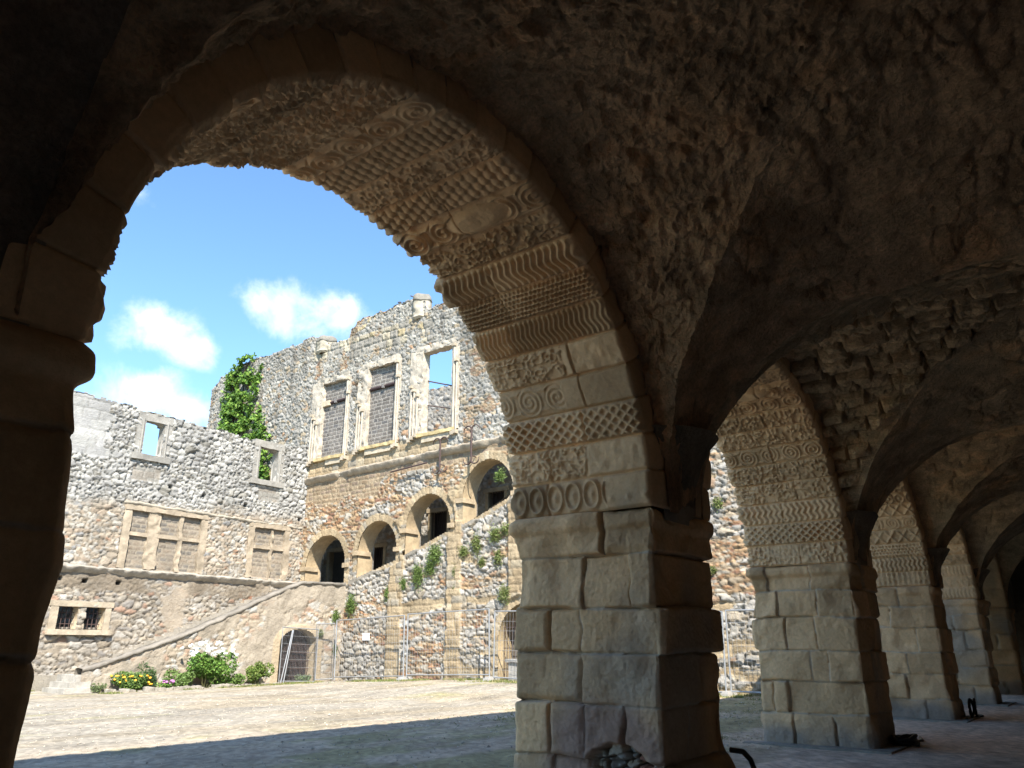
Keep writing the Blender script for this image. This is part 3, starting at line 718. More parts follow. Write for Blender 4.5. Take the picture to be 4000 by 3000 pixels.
TANA = [(3, C3(.53, .43, .29)), (2, C3(.47, .37, .24)), (1, C3(.57, .49, .36)), (.6, C3(.42, .38, .31))]
CREA = [(3, C3(.66, .58, .46)), (2, C3(.60, .50, .39)), (1, C3(.68, .63, .54))]
DARKB = [(3, C3(.21, .195, .185)), (2, C3(.26, .24, .225)), (1, C3(.18, .175, .18))]
MG = C3(.40, .385, .345); MB = C3(.40, .33, .25); MR = C3(.42, .33, .23)

def skin(u, v, h, hole, top, place, res):
    """turn a height field into mesh points: place(u, v, outward) -> P; returns P, mask"""
    uc = (u[:-1, :-1] + u[1:, 1:]) / 2; vc = (v[:-1, :-1] + v[1:, 1:]) / 2
    mk = ~hole(uc, vc) & (vc < top(uc))
    return place(u, v, h), mk

# ---------------- facade (plane X = 26.6 facing the camera side), u = Y, v = z
XF = 26.6
TOPY = np.array([5, 23.9, 25.65, 25.7, 26.1, 26.75, 30.3, 30.8, 31.2, 31.35, 32.8, 32.95, 34.3, 37.6, 39.8, 41.2, 42.3, 43.3, 43.7, 44.2])
TOPZ = np.array([17.6, 17.7, 17.75, 18.1, 18.4, 18.55, 18.45, 18.3, 18.0, 17.5, 17.5, 17.6, 18.35, 18.15, 18.25, 18.15, 17.95, 17.7, 17.3, 17.0])
ftop = lambda u: np.interp(u, TOPY, TOPZ) + 0.10 * fbm2(u * 2.2, u * 0 + 3, 3, 801) - 0.1 * (h2(np.floor(u / 0.28).astype(int), np.zeros(u.shape, int), 802) > .6)
def arch_in(u, v, c, r, sp, ratio=1.0):
    return (np.abs(u - c) < r) & (v < sp + ratio * np.sqrt(np.maximum(r * r - (u - c) ** 2, 0)))
STY = np.array([5.0, 19.9, 20.4, 23.0, 24.0, 26.5, 27.25, 30.4, 30.45, 40]); STZ = np.array([13.0, 8.05, 7.55, 6.60, 6.38, 5.52, 5.30, 4.48, 4.46, 4.46])
stair = lambda u: np.interp(u, STY, STZ)
LOG = [(31.98, 1.50, 5.42, 1.0), (28.30, 1.30, 5.95, 1.05), (25.05, 1.38, 6.75, 1.08), (21.55, 1.42, 7.80, 1.12)]
WIN = [(31.20, 33.18, 11.0, 15.2, 'blind'), (27.55, 29.60, 11.1, 15.35, 'blind'), (23.75, 25.70, 11.15, 15.35, 'open')]
LOWA = (19.45, 1.50, 1.75)
def fhole(u, v):
    m = np.zeros(u.shape, bool)
    for c_, r_, sp, ra in LOG: m |= arch_in(u, v, c_, r_, sp, ra) & (v > stair(u))
    for a_, b_, z0, z1, k in WIN: m |= (u > a_) & (u < b_) & (v > z0) & (v < z1)
    m |= arch_in(u, v, *LOWA) & (v > 0.0)
    return m
def facade_skin(u, v):
    n1 = fbm2(u * 0.5, v * 0.5, 4, 810); n2 = fbm2(u * 1.5, v * 1.5, 3, 811)
    hU, cU = rubble(u, v, 0.25, 0.165, 820, GREY, MG, 0.085, mw=.11, var=.34)
    hL, cL = rubble(u, v, 0.34, 0.23, 821, WHIT, C3(.38, .33, .26), 0.11, mw=.12, var=.34)
    hR, cR = rubble(u, v, 0.30, 0.115, 822, REDB, MR, 0.08, mw=.16, var=.5)
    hA, cA = blocks(u, v, 0.62, 0.33, 823, TANA, C3(.46, .37, .25), 0.05, jw=.02, soft=.05, rough=.5)
    hB, cB = blocks(u, v, 0.36, 0.22, 824, [(3, C3(.37, .28, .19)), (2, C3(.43, .34, .24)), (1, C3(.33, .26, .20))], C3(.50, .41, .29), 0.04, jw=.03, soft=.04, rough=.6)
    h, c = hU, cU
    def put(h, c, hn, cn, m):
        m = m.astype(np.float32) if m.dtype == bool else m
        return h * (1 - m) + hn * m, mixc(c, cn, m)
    # creamy patches and brown flecks high up
    m = ss(0.28, 0.36, fbm2(u * .9 + 4, v * 1.6, 3, 830)) * (v > 15.9) * 1.0
    hC, cC = blocks(u, v, 0.6, 0.45, 825, [(2, C3(.62, .56, .44)), (2, C3(.42, .40, .36)), (1, C3(.56, .47, .30))], C3(.36, .33, .28), 0.08, soft=.06, rough=.6)
    h, c = put(h, c, hC, cC, m * (u < 34.3))
    band = ((v > 16.2 + .1 * n2) & (v < 17.4) & (u > 26.9) & (u < 31.1)) | ((v > 16.7) & (u > 31.2) & (u < 34.2))
    h, c = put(h, c, hC, cC, band)
    h, c = put(h, c, hR, cR, (ss(0.30, 0.36, fbm2(u * 1.1, v * 1.1, 3, 831)) * (v > 10) * (u < 34.5)) * 0.85)
    # tan ashlar course under the windows
    h, c = put(h, c, hA - 0.02, cA, (v < 11.05 + .05 * n2) & (v > 9.9) & (u > 24.2 + n1))
    # below the string course
    zstr = 9.82 + 0.022 * (34.1 - u)
    lowz = v < zstr
    dark = lowz & (u > 28.4 + .8 * n2) & (v > 8.55 + .35 * n2)
    dark2 = lowz & (u <= 28.4 + .8 * n2) & (v > zstr - 0.55 + .2 * n2)
    sline = stair(u)
    mid = lowz & ~dark & ~dark2 & (v > sline)
    h, c = put(h, c, hR, cR, mid)
    wh = mid & (fbm2(u * .8, v * 1.3, 3, 832) > 0.18)
    h, c = put(h, c, hL, cL, wh)
    h, c = put(h, c, hB, cB, dark | dark2)
    low = (v <= sline)
    lay = fbm2(u * .35, v * 1.5, 3, 833)
    h, c = put(h, c, hL, cL, low)
    h, c = put(h, c, hR, cR, low & (lay > 0.10) & (v < sline - 1.2))
    h, c = put(h, c, hA, cA, low & (lay < -0.36) & (v < sline - 1.2) & (u < 27))
    # sloping parapet coping: a band of dark lichened stone
    cop = (np.abs(v - sline + 0.07) < 0.11) & (u < 30.5)
    h, c = put(h, c, h * 0 + 0.10 + 0.03 * n2, np.broadcast_to(C3(.40, .37, .32), c.shape) * (1 + .25 * n2)[..., None], cop)
    # tan pilasters
    for ya, yb, zt in ((26.42, 27.30, 7.5), (22.95, 23.78, 8.4), (19.65, 20.40, 9.6), (30.42, 30.95, 7.0)):
        wob = 0.05 * noise2(v * 3, u * 0 + ya, 840)
        m = (u > ya + wob) & (u < yb + wob) & (v < zt) & (v < np.maximum(sline + 1.9, 0) )
        h, c = put(h, c, hA + 0.13, cA, m)
    # dressed voussoirs round the loggia arches
    for c_, r_, sp, ra in LOG + [(LOWA[0], LOWA[1], LOWA[2], 1.0)]:
        rr = np.where(v > sp, np.hypot(u - c_, (v - sp) / ra), np.abs(u - c_))
        m = (rr < r_ + 0.33 + .04 * n2) & (v > stair(u) - 0.2 if c_ > 20.5 else v > 0) & (v > sp - 1.0)
        a_ = np.arctan2(v - sp, u - c_) * 7
        cv = pick(TANA, h2(np.floor(a_).astype(int), np.zeros(u.shape, int) + int(c_), 841), h2(np.floor(a_).astype(int), np.zeros(u.shape, int), 842), .2)
        h, c = put(h, c, 0.06 - 0.03 * (1 - ss(0, .1, np.abs(a_ - np.round(a_)))) + .02 * n2, cv * 1.05, m)
    # weathering: dark streaks near the top and under sills
    c = c * (1 - 0.35 * ss(0.0, 0.5, fbm2(u * 1.8, v * .35, 3, 843)) * (v > 14) - 0.12 * ss(0, .5, n1))[..., None]
    h = h + 0.06 * n1
    return h, c
def facade_mesh(g, ya, yb, za, zb_, res):
    us = np.arange(ya, yb, res); vs = np.arange(za, zb_, res)
    U, V = np.meshgrid(us, vs, indexing='ij')
    h, c = facade_skin(U, V)
    P, mk = skin(U, V, h, fhole, ftop, lambda u, v, h: np.stack([XF - h, u, v], -1), res)
    g.grid(P, c, mask=mk, flip=False)
    # back face
    us = np.arange(ya, yb, .15); vs = np.arange(za, zb_, .15); U, V = np.meshgrid(us, vs, indexing='ij')
    P, mk = skin(U, V, U * 0, fhole, ftop, lambda u, v, h: np.stack([XF + np.where(v > 10.4, .36, .95) + h, u, v], -1), .15)
    g.grid(P, C3(.4, .37, .33), mask=mk, flip=True)
    # broken top
    us = np.arange(ya, min(yb, 43.9), res); tt = ftop(us)
    T = np.stack([np.linspace(-0.05, 0.40, 10)] * len(us)); Ug = np.repeat(us[:, None], 10, 1)
    Zt = tt[:, None] - 0.06 + 0.08 * fbm2(Ug * 3, T * 3, 3, 850)
    g.grid(np.stack([XF + T, Ug, Zt], -1), C3(.42, .40, .36) * (1 + .3 * fbm2(Ug * 4, T * 4, 2, 851))[..., None])
facade = thing('ruined_facade', 'tall roofless ruined front with three upper windows above rising arches', 'ruin')
g = G(); facade_mesh(g, 6.0, 44.2, -0.4, 19.0, 0.05)
g.build('wall', M_rubble, facade)

def reveal(g, pts, depth, col, x0=XF - 0.04, nd=10, close=False, sd=3, amp=0.02):
    pts = np.array(pts, float); out = []
    for a, b in zip(pts[:-1], pts[1:]):
        n_ = max(1, int(np.linalg.norm(b - a) / 0.12)); out += [a + (b - a) * t for t in np.arange(n_) / n_]
    out.append(pts[-1]); out = np.array(out)
    D = np.linspace(0, depth, nd)
    P = np.zeros((len(out), nd, 3)); P[..., 0] = x0 + D[None]; P[..., 1] = out[:, None, 0]; P[..., 2] = out[:, None, 1]
    cc = np.broadcast_to(np.array(col, np.float32), P.shape) * (1 + .25 * fbm3(P, 2.5, 3, sd))[..., None]
    P = P + vnoise(P, 3, 2, sd) * amp
    g.grid(P, cc)
def arch_pts(c_, r_, sp, ra, zb_l, zb_r, n=28):
    a = np.linspace(0, np.pi, n)
    return [(c_ + r_, zb_l)] + [(c_ + r_ * np.cos(t), sp + ra * r_ * np.sin(t)) for t in a] + [(c_ - r_, zb_r)]
LA_LAB = ['lowest loggia arch, over the landing with the dark doorway', 'second loggia arch, with the small barred window behind', 'third loggia arch, wide, with a grilled opening behind', 'highest loggia arch, half hidden by the near carved arch']
for k, (c_, r_, sp, ra) in enumerate(LOG):
    g = G(); zl, zr = float(stair(np.array(c_ + r_))), float(stair(np.array(c_ - r_)))
    reveal(g, arch_pts(c_, r_, sp, ra, zl, zr), 0.95, (.53, .42, .275), sd=860 + k)
    reveal(g, [(c_ - r_, zr - .02), (c_ + r_, zl - .02)], 0.5, (.40, .37, .33), sd=870 + k)
    # impost moulding on the left jamb
    for e in (1, -1):
        zi = sp - 0.03; y_ = c_ + e * r_
        rbox(g, (XF - 0.16, min(y_ - e * .10, y_ + e * .30), zi - .16), (XF + 0.7, max(y_ - e * .10, y_ + e * .30), zi + .05), 0.1, 0.02, (.52, .42, .29), 880 + k)
    o = g.build('loggia_arch', M_plain, facade); o['label'] = LA_LAB[k]
g = G(); reveal(g, arch_pts(LOWA[0], LOWA[1], LOWA[2], 1.0, 0, 0), 0.9, (.52, .42, .27), sd=866)
rbox(g, (XF + 0.9, 17.7, -.2), (XF + 1.2, 21.2, 3.4), .15, .06, (.20, .18, .15), 867)
o = g.build('ground_arch', M_plain, facade); o['label'] = 'ground level arch behind the fence at the edge of the near pillar'
g = G()
for y_ in np.arange(18.1, 20.9, .13): tube(g, [(XF + .25, y_, .2), (XF + .25, y_, 3.1)], .012, 5, (.05, .04, .035))
for z_ in (.7, 1.5, 2.3): tube(g, [(XF + .25, 18, z_), (XF + .25, 20.9, z_)], .015, 5, (.05, .04, .035))
o = g.build('bars', M_iron, facade)

# windows with moulded surrounds
def surround(g, ya, yb, z0, z1, wl, wr, ht, sill=True, rough=.07):
    """wl = width of the left (larger Y) jamb, wr = right"""
    cr = (.57, .52, .445)
    rbox(g, (XF - .10, yb - .02, z0 - .05), (XF + .35, yb + wl, z1 + .1), .06, rough, cr, int(ya * 10), 4, .22)
    rbox(g, (XF - .10, ya - wr, z0 - .05), (XF + .35, ya + .02, z1 + .05), .06, rough * .6, cr, int(ya * 10) + 1, 4, .22)
    rbox(g, (XF - .08, ya - wr * .6, z1 - .04), (XF + .4, yb + wl * .6, z1 + ht), .06, rough * 1.2, cr, int(ya * 10) + 2, 4, .22)
    for y_, r_, za, zb_ in ((yb + wl * .82, .055, z0 - .2, z0 + 2.5), (yb + wl * .58, .045, z0 - .1, z0 + 2.3), (yb + wl * .30, .05, z0, z0 + 2.0),
                            (ya - wr * .35, .06, z0 - .25, z1 - .1), (ya - wr * .75, .05, z0 - .2, z1 - .9)):
        n_ = 16; zz = np.linspace(za, zb_, n_)
        tube(g, [(XF - .13, y_, q) for q in zz], r_ * (1 + .12 * np.sin(zz * 9)), 8, cr)
        rbox(g, (XF - .24, y_ - r_ * 1.7, zb_ - .08), (XF - .03, y_ + r_ * 1.7, zb_ + .05), .05, .01, (.56, .49, .39), 7)
        rbox(g, (XF - .24, y_ - r_ * 1.7, za - .10), (XF - .03, y_ + r_ * 1.7, za + .08), .05, .01, (.56, .49, .39), 8)
WLAB = ['left blocked window, walled up with grey brick', 'middle blocked window, walled up with grey brick', 'open window showing blue sky']
for k, (ya, yb, z0, z1, kind) in enumerate(WIN):
    g = G(); surround(g, ya, yb, z0, z1, (.80, .72, .80)[k], (.30, .34, .42)[k], .30)
    wo_ = g.build('window', M_plain, facade); wo_['label'] = WLAB[k]
    g = G(); reveal(g, [(ya, z0), (ya, z1)], .38, (.50, .44, .36), sd=890 + k); reveal(g, [(yb, z1), (yb, z0)], .38, (.60, .52, .42), sd=893 + k)
    reveal(g, [(ya, z1), (yb, z1)], .38, (.55, .46, .34), sd=896 + k); reveal(g, [(yb, z0), (ya, z0)], .38, (.5, .42, .3), sd=899 + k)
    g.build('reveal', M_plain, wo_)
    g = G(); rbox(g, (XF - .2, ya - .2, z0 - .14), (XF + .5, yb + .3, z0 + .02), .06, .035, (.60, .49, .27), 55 + k, 5)
    rbox(g, (XF - .12, ya + .1, z0 - .42), (XF + .2, yb - .1 - .6 * (k == 0), z0 - .14), .08, .01, (.62, .55, .43), 58 + k, 5)
    g.build('sill', M_plain, wo_)
    if kind == 'blind':
        U, V = np.meshgrid(np.arange(ya - .05, yb + .08, .035), np.arange(z0 - .05, z1 + .06, .035), indexing='ij')
        h, c = blocks(U, V, 0.40, 0.20, 900 + k, DARKB, C3(.46, .44, .41), 0.03, jw=.022, soft=.03, var=.3)
        g = G(); g.grid(np.stack([XF + .17 - h, U, V], -1), c); o = g.build('brick_infill', M_rubble, wo_)
        g = G(); zb_ = z0 + 3.08 + .02 * k
        tube(g, [(XF + .12, ya + .02, zb_), (XF + .12, yb - .03 - .45 * (k == 0), zb_)], .10, 4, (.07, .05, .055))
        rbox(g, (XF + .0, (ya + yb) / 2 - .1, zb_ - .1), (XF + .2, (ya + yb) / 2 + .06, zb_ + .12), .1, .0, (.25, .24, .24), 3)
        if k == 0: rbox(g, (XF - .02, yb - .55, zb_ - .16), (XF + .3, yb + .05, zb_ + .12), .08, .03, (.6, .52, .4), 4)
        g.build('iron_beam', M_plain, wo_)
    else:
        g = G(); tube(g, [(XF + .3, yb, 13.95), (XF + .9, ya, 13.35)], .035, 6); tube(g, [(XF + .3, yb, 12.7), (XF + .9, ya, 12.25)], .03, 6)
        tube(g, [(XF + .3, ya + .12, z0), (XF + .3, ya + .12, z0 + 1.3)], .03, 6)
        g.build('tie_rod', M_iron, wo_)
# string course
g = G(); ys = np.arange(6, 34.25, .07); prof = np.array([(0, -.24), (-.10, -.22), (-.20, -.12), (-.27, .0), (-.28, .07), (-.10, .12), (.05, .16)])
Yg, K = np.meshgrid(ys, np.arange(len(prof)), indexing='ij'); zc = 9.92 + .022 * (34.1 - Yg)
P = np.stack([XF + prof[K][..., 0] , Yg, zc + prof[K][..., 1]], -1)
e = ss(.1, .5, fbm2(Yg * .9, Yg * 0, 3, 911)); P[..., 0] += e * .14; P = P + vnoise(P, 4, 2, 912) * .05
g.grid(P, C3(.48, .42, .34) * (1 + .3 * fbm3(P, 3, 3, 913))[..., None], flip=True); g.build('string_course', M_plain, facade)
# round turrets on the parapet
for k, (yc, zb_, zt, r_) in enumerate(((33.55, 17.2, 18.10, .55), (26.20, 17.35, 18.62, .47))):
    a = np.linspace(0, 2 * np.pi, 33)[:-1]; zz = np.concatenate([np.linspace(zb_ - .12, zb_, 8), np.linspace(zb_, zt - .35, 10), [zt - .35, zt - .33, zt - .15, zt - .02, zt + .05, zt + .08]])
    r_ = r_ * .98; rr = np.concatenate([np.linspace(r_ * .7, r_, 8), np.full(10, r_), [r_ + .03, r_ + .035, r_ + .01, r_ * .8, r_ * .45, .01]])
    A, ZZ = np.meshgrid(a, zz); RR = np.repeat(rr[:, None], 32, 1)
    P = np.stack([XF + .22 + RR * np.cos(A), yc + RR * np.sin(A), ZZ], -1); P = P + vnoise(P, 3, 3, 920) * .14
    cc = mixc(np.broadcast_to(C3(.52, .48, .40), P.shape), np.broadcast_to(C3(.27, .26, .235), P.shape), ss(zt - .45, zt - .35, ZZ))
    g = G(); g.grid(P, cc * (1 + .3 * fbm3(P, 4, 3, 921))[..., None], close=True); o = g.build('turret', M_plain, facade)
    o['label'] = ['lower stub of a round turret on the broken wall top', 'higher stub of a round turret on the broken wall top'][k]
# wrought iron wall anchors
for k, (yc, z0, z1) in enumerate(((24.15, 9.15, 10.62), (22.28, 9.3, 10.90))):
    g = G(); tube(g, [(XF - .34, yc, z0), (XF - .34, yc, z1)], .045, 6)
    for e in (1, -1):
        for zz, dz in ((z1, 1), (z0, -1)):
            a = np.linspace(0, np.pi * 1.1, 14); rr = .22
            tube(g, [(XF - .34, yc + e * (rr - rr * math.cos(t)), zz + dz * (-.12 + rr * .9 * math.sin(t))) for t in a], np.linspace(.045, .018, 14), 6)
    tube(g, [(XF - .34, yc, z0 + .3), (XF + .1, yc, z0 + .3)], .03, 5)
    o = g.build('wall_anchor', M_iron, facade); o['label'] = ['left wrought iron wall anchor with hooked ends', 'right wrought iron wall anchor with hooked ends'][k]
g = G(); tube(g, [(XF - .30, 27.35, 9.52), (XF - .36, 25.2, 9.62), (XF - .30, 25.0, 9.66)], .04, 6); o = g.build('rusty_bar', M_iron, facade)

# ---------------- loggia back wall and the roofless hall behind
def rub_plane(g, X_, ya, yb, za, zb_, res, cw, ch, sd, pal, mort, amp, hole=None, top=None):
    U, V = np.meshgrid(np.arange(ya, yb, res), np.arange(za, zb_, res), indexing='ij')
    h, c = rubble(U, V, cw, ch, sd, pal, mort, amp)
    uc = U[:-1, :-1]; vc = V[:-1, :-1]; mk = np.ones(uc.shape, bool)
    if hole is not None: mk &= ~hole(uc, vc)
    if top is not None: mk &= vc < top(uc)
    g.grid(np.stack([X_ - h, U, V], -1), c, mask=mk)
XB = 29.6
LW = [(30.9, 31.85, 5.25, 6.55, 'w'), (26.5, 27.6, 6.5, 8.0, 'w'), (22.9, 23.9, 7.3, 8.6, 'w'), (33.2, 35.2, 4.4, 6.55, 'd')]
lhole = lambda u, v: np.any([(u > a) & (u < b) & (v > c_) & (v < d) for a, b, c_, d, _ in LW], axis=0)
back = thing('loggia_wall', 'rubble wall seen in shade through the loggia arches, with small barred openings', 'wall')
g = G(); rub_plane(g, XB, 16, 37, 1, 10.5, .07, .28, .19, 930, WHIT, C3(.40, .36, .30), .10, lhole)
rbox(g, (XB + .05, 16, 1), (XB + .7, 37, 4.3), 1, 0, (.3, .28, .25)); rbox(g, (XB + .65, 16, 1), (XB + .75, 37, 10.4), 1, 0, (.14, .12, .10)); rbox(g, (XB + .1, 16, 10.3), (XB + .75, 37, 10.5), .3, .03, (.4, .38, .35))  # the dark middle sheet stands in for unlit depth behind the openings
g.build('wall', M_rubble, back)
for a, b, z0, z1, k in LW:
    g = G()
    rbox(g, (XB - .14, a - .16, z0), (XB + .2, a + .02, z1), .08, .015, (.50, .41, .28), 1); rbox(g, (XB - .14, b - .02, z0), (XB + .2, b + .16, z1), .08, .015, (.50, .41, .28), 2)
    rbox(g, (XB - .16, a - .3, z1), (XB + .2, b + .3, z1 + .2), .08, .015, (.50, .42, .30), 3)
    o = g.build('door_frame' if k == 'd' else 'window_frame', M_plain, back)
    if k == 'w':
        g = G()
        for y_ in np.arange(a + .1, b, .16): tube(g, [(XB - .02, y_, z0), (XB - .02, y_, z1)], .022, 5, (.08, .05, .05))
        g.build('bars', M_iron, o)
# side walls of the loggia passage: the wall behind the first arch (smooth plaster with a doorway)
hall = thing('hall_wall', 'grey rubble wall of the roofless hall, seen through the open window', 'wall')
g = G(); rub_plane(g, 35.0, 22, 46, 9, 17.4, .08, .30, .2, 935, GREY, MG, .09, None, lambda u: 17.0 + .12 * fbm2(u * 2, u * 0, 3, 936))
rbox(g, (35.05, 22, 9), (35.8, 46, 16.9), 1, 0, (.4, .38, .35)); g.build('wall', M_rubble, hall)

# ---------------- left wall (plane Y = 34), u = X, v = z
YW = 34.0
LTX = np.array([5, 14.7, 17.0, 18.9, 20.7, 23.1, 24.9, 26.7]); LTZ = np.array([11.9, 11.8, 11.68, 11.66, 11.58, 11.46, 11.55, 11.85])
ltop = lambda u: np.interp(u, LTX, LTZ) + 0.07 * fbm2(u * 2.5, u * 0 + 9, 3, 941) - .06 * (h2(np.floor(u / .25).astype(int), np.zeros(u.shape, int), 942) > .6)
def seg(u, a, b, z1, rise): return z1 - rise * ((u - (a + b) / 2) / ((b - a) / 2)) ** 2
OW = [(17.40, 18.32, 9.68, 11.27), (23.50, 24.60, 9.55, 11.25)]
LOWL = [(15.02, 15.80), (16.08, 16.88)]
def lhole2(u, v):
    m = np.zeros(u.shape, bool)
    for a, b, z0, z1 in OW: m |= (u > a) & (u < b) & (v > z0) & (v < seg(u, a, b, z1, .12))
    for a, b in LOWL: m |= (u > a) & (u < b) & (v > 2.22) & (v < 3.08)
    return m
PUT = [(19.0, 8.45), (20.7, 8.3), (23.0, 8.15), (26.3, 7.85), (14.9, 4.15), (15.9, 4.1), (17.3, 4.1)]
def left_skin(u, v):
    n1 = fbm2(u * .5, v * .5, 4, 950); n2 = fbm2(u * 1.6, v * 1.6, 3, 951)
    hU, cU = rubble(u, v, .29, .185, 952, [(4, C3(.50, .50, .49)), (3, C3(.42, .42, .415)), (2, C3(.58, .58, .56)), (.7, C3(.36, .35, .32))], C3(.33, .32, .295), .13, mw=.11, var=.34)
    hM, cM = rubble(u, v, .27, .17, 953, COBB, C3(.38, .34, .28), .085, mw=.15, jit=.7, var=.4)
    hB, cB = rubble(u, v, .34, .19, 954, BEIG, C3(.36, .32, .27), .09, mw=.17, var=.4)
    t = ss(-.35, .35, v - 7.75 - .5 * n1 + 0.05 * (u - 20) * 0 + .5 * (u < 17))
    h = hU * t + hM * (1 - t); c = mixc(cM, cU, t)
    t = ss(-.1, .1, v - 4.65)
    h = h * t + hB * (1 - t); c = mixc(cB, c, t)
    pl = ss(.34, .50, fbm2(u * .7, v * .9, 4, 955)) * (v < 4.6) * .85          # remains of plaster
    h = h * (1 - pl) + .06 * pl; c = mixc(c, np.broadcast_to(C3(.50, .43, .345), c.shape), pl)
    band = (v > 3.75 + .15 * n2) & (v < 4.6)
    c = mixc(c, np.broadcast_to(C3(.29, .245, .19), c.shape), band * .85 * ss(-.35, .15, fbm2(u * .8, v * .5, 3, 971))); h = np.where(band, h * .5 + .03, h)
    rd = ((np.hypot((u - 24.6) / 1.2, (v - 3.65) / .28) + .3 * n2) < 1)
    hR, cR = rubble(u, v, .28, .10, 956, [(1, C3(.44, .24, .16)), (1, C3(.5, .36, .25))], C3(.5, .42, .33), .06)
    h = np.where(rd, hR, h); c = np.where(rd[..., None], cR, c)
    # quoins at the left
    q = (u < 15.75 + .22 * (np.floor(v / .4).astype(int) % 2)) & (v > 9.2)
    hQ, cQ = blocks(u, v, 1.1, .40, 957, [(1, C3(.50, .50, .49)), (1, C3(.45, .45, .45))], C3(.40, .40, .39), .04, soft=.03)
    h = np.where(q, hQ + .02, h); c = np.where(q[..., None], cQ, c)
    # blind windows: filled with brownish blocks
    hD, cD = blocks(u, v, .34, .19, 958, [(2, C3(.31, .27, .225)), (2, C3(.37, .31, .245)), (1, C3(.27, .25, .225))], C3(.42, .37, .30), .03, jw=.03, soft=.03)
    for a, b, z0, z1 in ((17.1, 21.03, 4.72, 7.42), (23.37, 25.75, 4.76, 7.40)):
        m = (u > a) & (u < b) & (v > z0) & (v < z1)
        h = np.where(m, hD - .10, h); c = np.where(m[..., None], cD, c)
    for x_, z_ in PUT:
        m = (np.abs(u - x_) < .10) & (np.abs(v - z_) < .09); h = np.where(m, -.30, h); c = np.where(m[..., None], C3(.10, .09, .08), c)  # putlog holes: recessed, with the darkness inside also put into the colour
    for x_, z_ in ((17.5, 9.1), (24.0, 9.1)):                                    # block panels under the small windows
        m = (np.abs(u - x_ - .3) < .65) & (np.abs(v - z_ + .25) < .33); hP, cP = blocks(u, v, .5, .28, 959, [(1, C3(.42, .41, .38)), (1, C3(.37, .34, .30))], C3(.45, .43, .4), .04)
        h = np.where(m, hP, h); c = np.where(m[..., None], cP, c)
    c = c * (1 - .15 * ss(0, .5, n1))[..., None]
    return h + .05 * n1, c
lw = thing('left_ruined_wall', 'grey rubble courtyard wall with two small sky windows and walled up windows below', 'ruin')
g = G(); U, V = np.meshgrid(np.arange(8, 26.66, .05), np.arange(-.3, 12.3, .05), indexing='ij')
h, c = left_skin(U, V); P, mk = skin(U, V, h, lhole2, ltop, lambda u, v, h: np.stack([u, YW - h, v], -1), .05)
g.grid(P, c, mask=mk, flip=True)
U, V = np.meshgrid(np.arange(8, 26.66, .2), np.arange(-.3, 12.3, .2), indexing='ij'); P, mk = skin(U, V, U * 0, lhole2, ltop, lambda u, v, h: np.stack([u, YW + .42 + h, v], -1), .2); g.grid(P, C3(.4, .38, .35), mask=mk)
us = np.arange(8, 26.66, .06); T = np.stack([np.linspace(-.08, .44, 9)] * len(us)); Ug = np.repeat(us[:, None], 9, 1)
g.grid(np.stack([Ug, YW + T, ltop(us)[:, None] - .05 + .07 * fbm2(Ug * 3, T * 3, 3, 960)], -1), C3(.42, .41, .39), flip=True)
g.build('wall', M_rubble, lw)
def rv(g, a, b, z0, z1, dep, col, rise=.12):
    xs = np.linspace(a, b, 9); pts = [(a, z0)] + [(x, float(seg(x, a, b, z1, rise))) for x in xs] + [(b, z0), (a, z0)]
    pts = np.array(pts); D = np.linspace(-.04, dep, 6); P = np.zeros((len(pts), 6, 3)); P[..., 0] = pts[:, None, 0]; P[..., 2] = pts[:, None, 1]; P[..., 1] = YW + D[None]
    g.grid(P, np.array(col, np.float32))
GF = (.37, .362, .34)
for k, (a, b, z0, z1) in enumerate(OW):
    g = G(); wl = .36
    rbox(g, (a - wl, YW - .10, z0 - .1), (a, YW + .3, z1 + .05), .08, .02, GF, 61 + k); rbox(g, (b, YW - .10, z0 - .1), (b + wl * .95, YW + .3, z1 + .05), .08, .02, GF, 63 + k)
    for x_ in (a - .12, b + .12): tube(g, [(x_, YW - .12, z0), (x_, YW - .12, z1)], .05, 8, GF)
    rbox(g, (a - wl, YW - .12, z1 - .05), (b + wl * .95, YW + .3, z1 + .30), .07, .03, GF, 66 + k)
    wn = g.build('window', M_plain, lw); wn['label'] = ['left small window open to the sky', 'right small window with ivy behind it'][k]
    g = G(); rbox(g, (a - wl - .1, YW - .2, z0 - .26), (b + wl + .05, YW + .35, z0 + .0), .08, .025, GF, 67 + k); g.build('sill', M_plain, wn)
    g = G(); rv(g, a, b, z0, z1, .42, (.48, .46, .43)); g.build('reveal', M_plain, wn)
# grilled double window low on the left
g = G(); FC = (.52, .45, .35)
rbox(g, (14.72, YW - .1, 2.15), (LOWL[0][0], YW + .12, 3.12), .08, .015, FC, 71); rbox(g, (LOWL[1][1], YW - .1, 2.15), (17.12, YW + .12, 3.12), .08, .015, FC, 72)
rbox(g, (LOWL[0][1], YW - .05, 2.2), (LOWL[1][0], YW + .3, 3.1), .08, .01, FC, 73); rbox(g, (14.66, YW - .12, 3.08), (17.2, YW + .3, 3.30), .08, .015, FC, 74)
wn = g.build('window', M_plain, lw); wn['label'] = 'low double window with iron grilles in a beige frame'
g = G(); rbox(g, (14.66, YW - .26, 2.0), (17.2, YW + .3, 2.2), .08, .012, (.54, .47, .37), 75); g.build('sill', M_plain, wn)
g = G()
for a, b in LOWL: rv(g, a, b, 2.22, 3.08, .42, (.55, .45, .32), 0.0)
g.build('reveal', M_plain, wn)
for a, b in LOWL:
    g = G()
    for x_ in np.linspace(a + .14, b - .14, 4): tube(g, [(x_, YW + .25, 2.2), (x_, YW + .25, 3.1)], .018, 5)
    for z_ in (2.42, 2.64, 2.86): tube(g, [(a, YW + .25, z_), (b, YW + .25, z_)], .018, 5)
    g.build('grille', M_iron, wn)
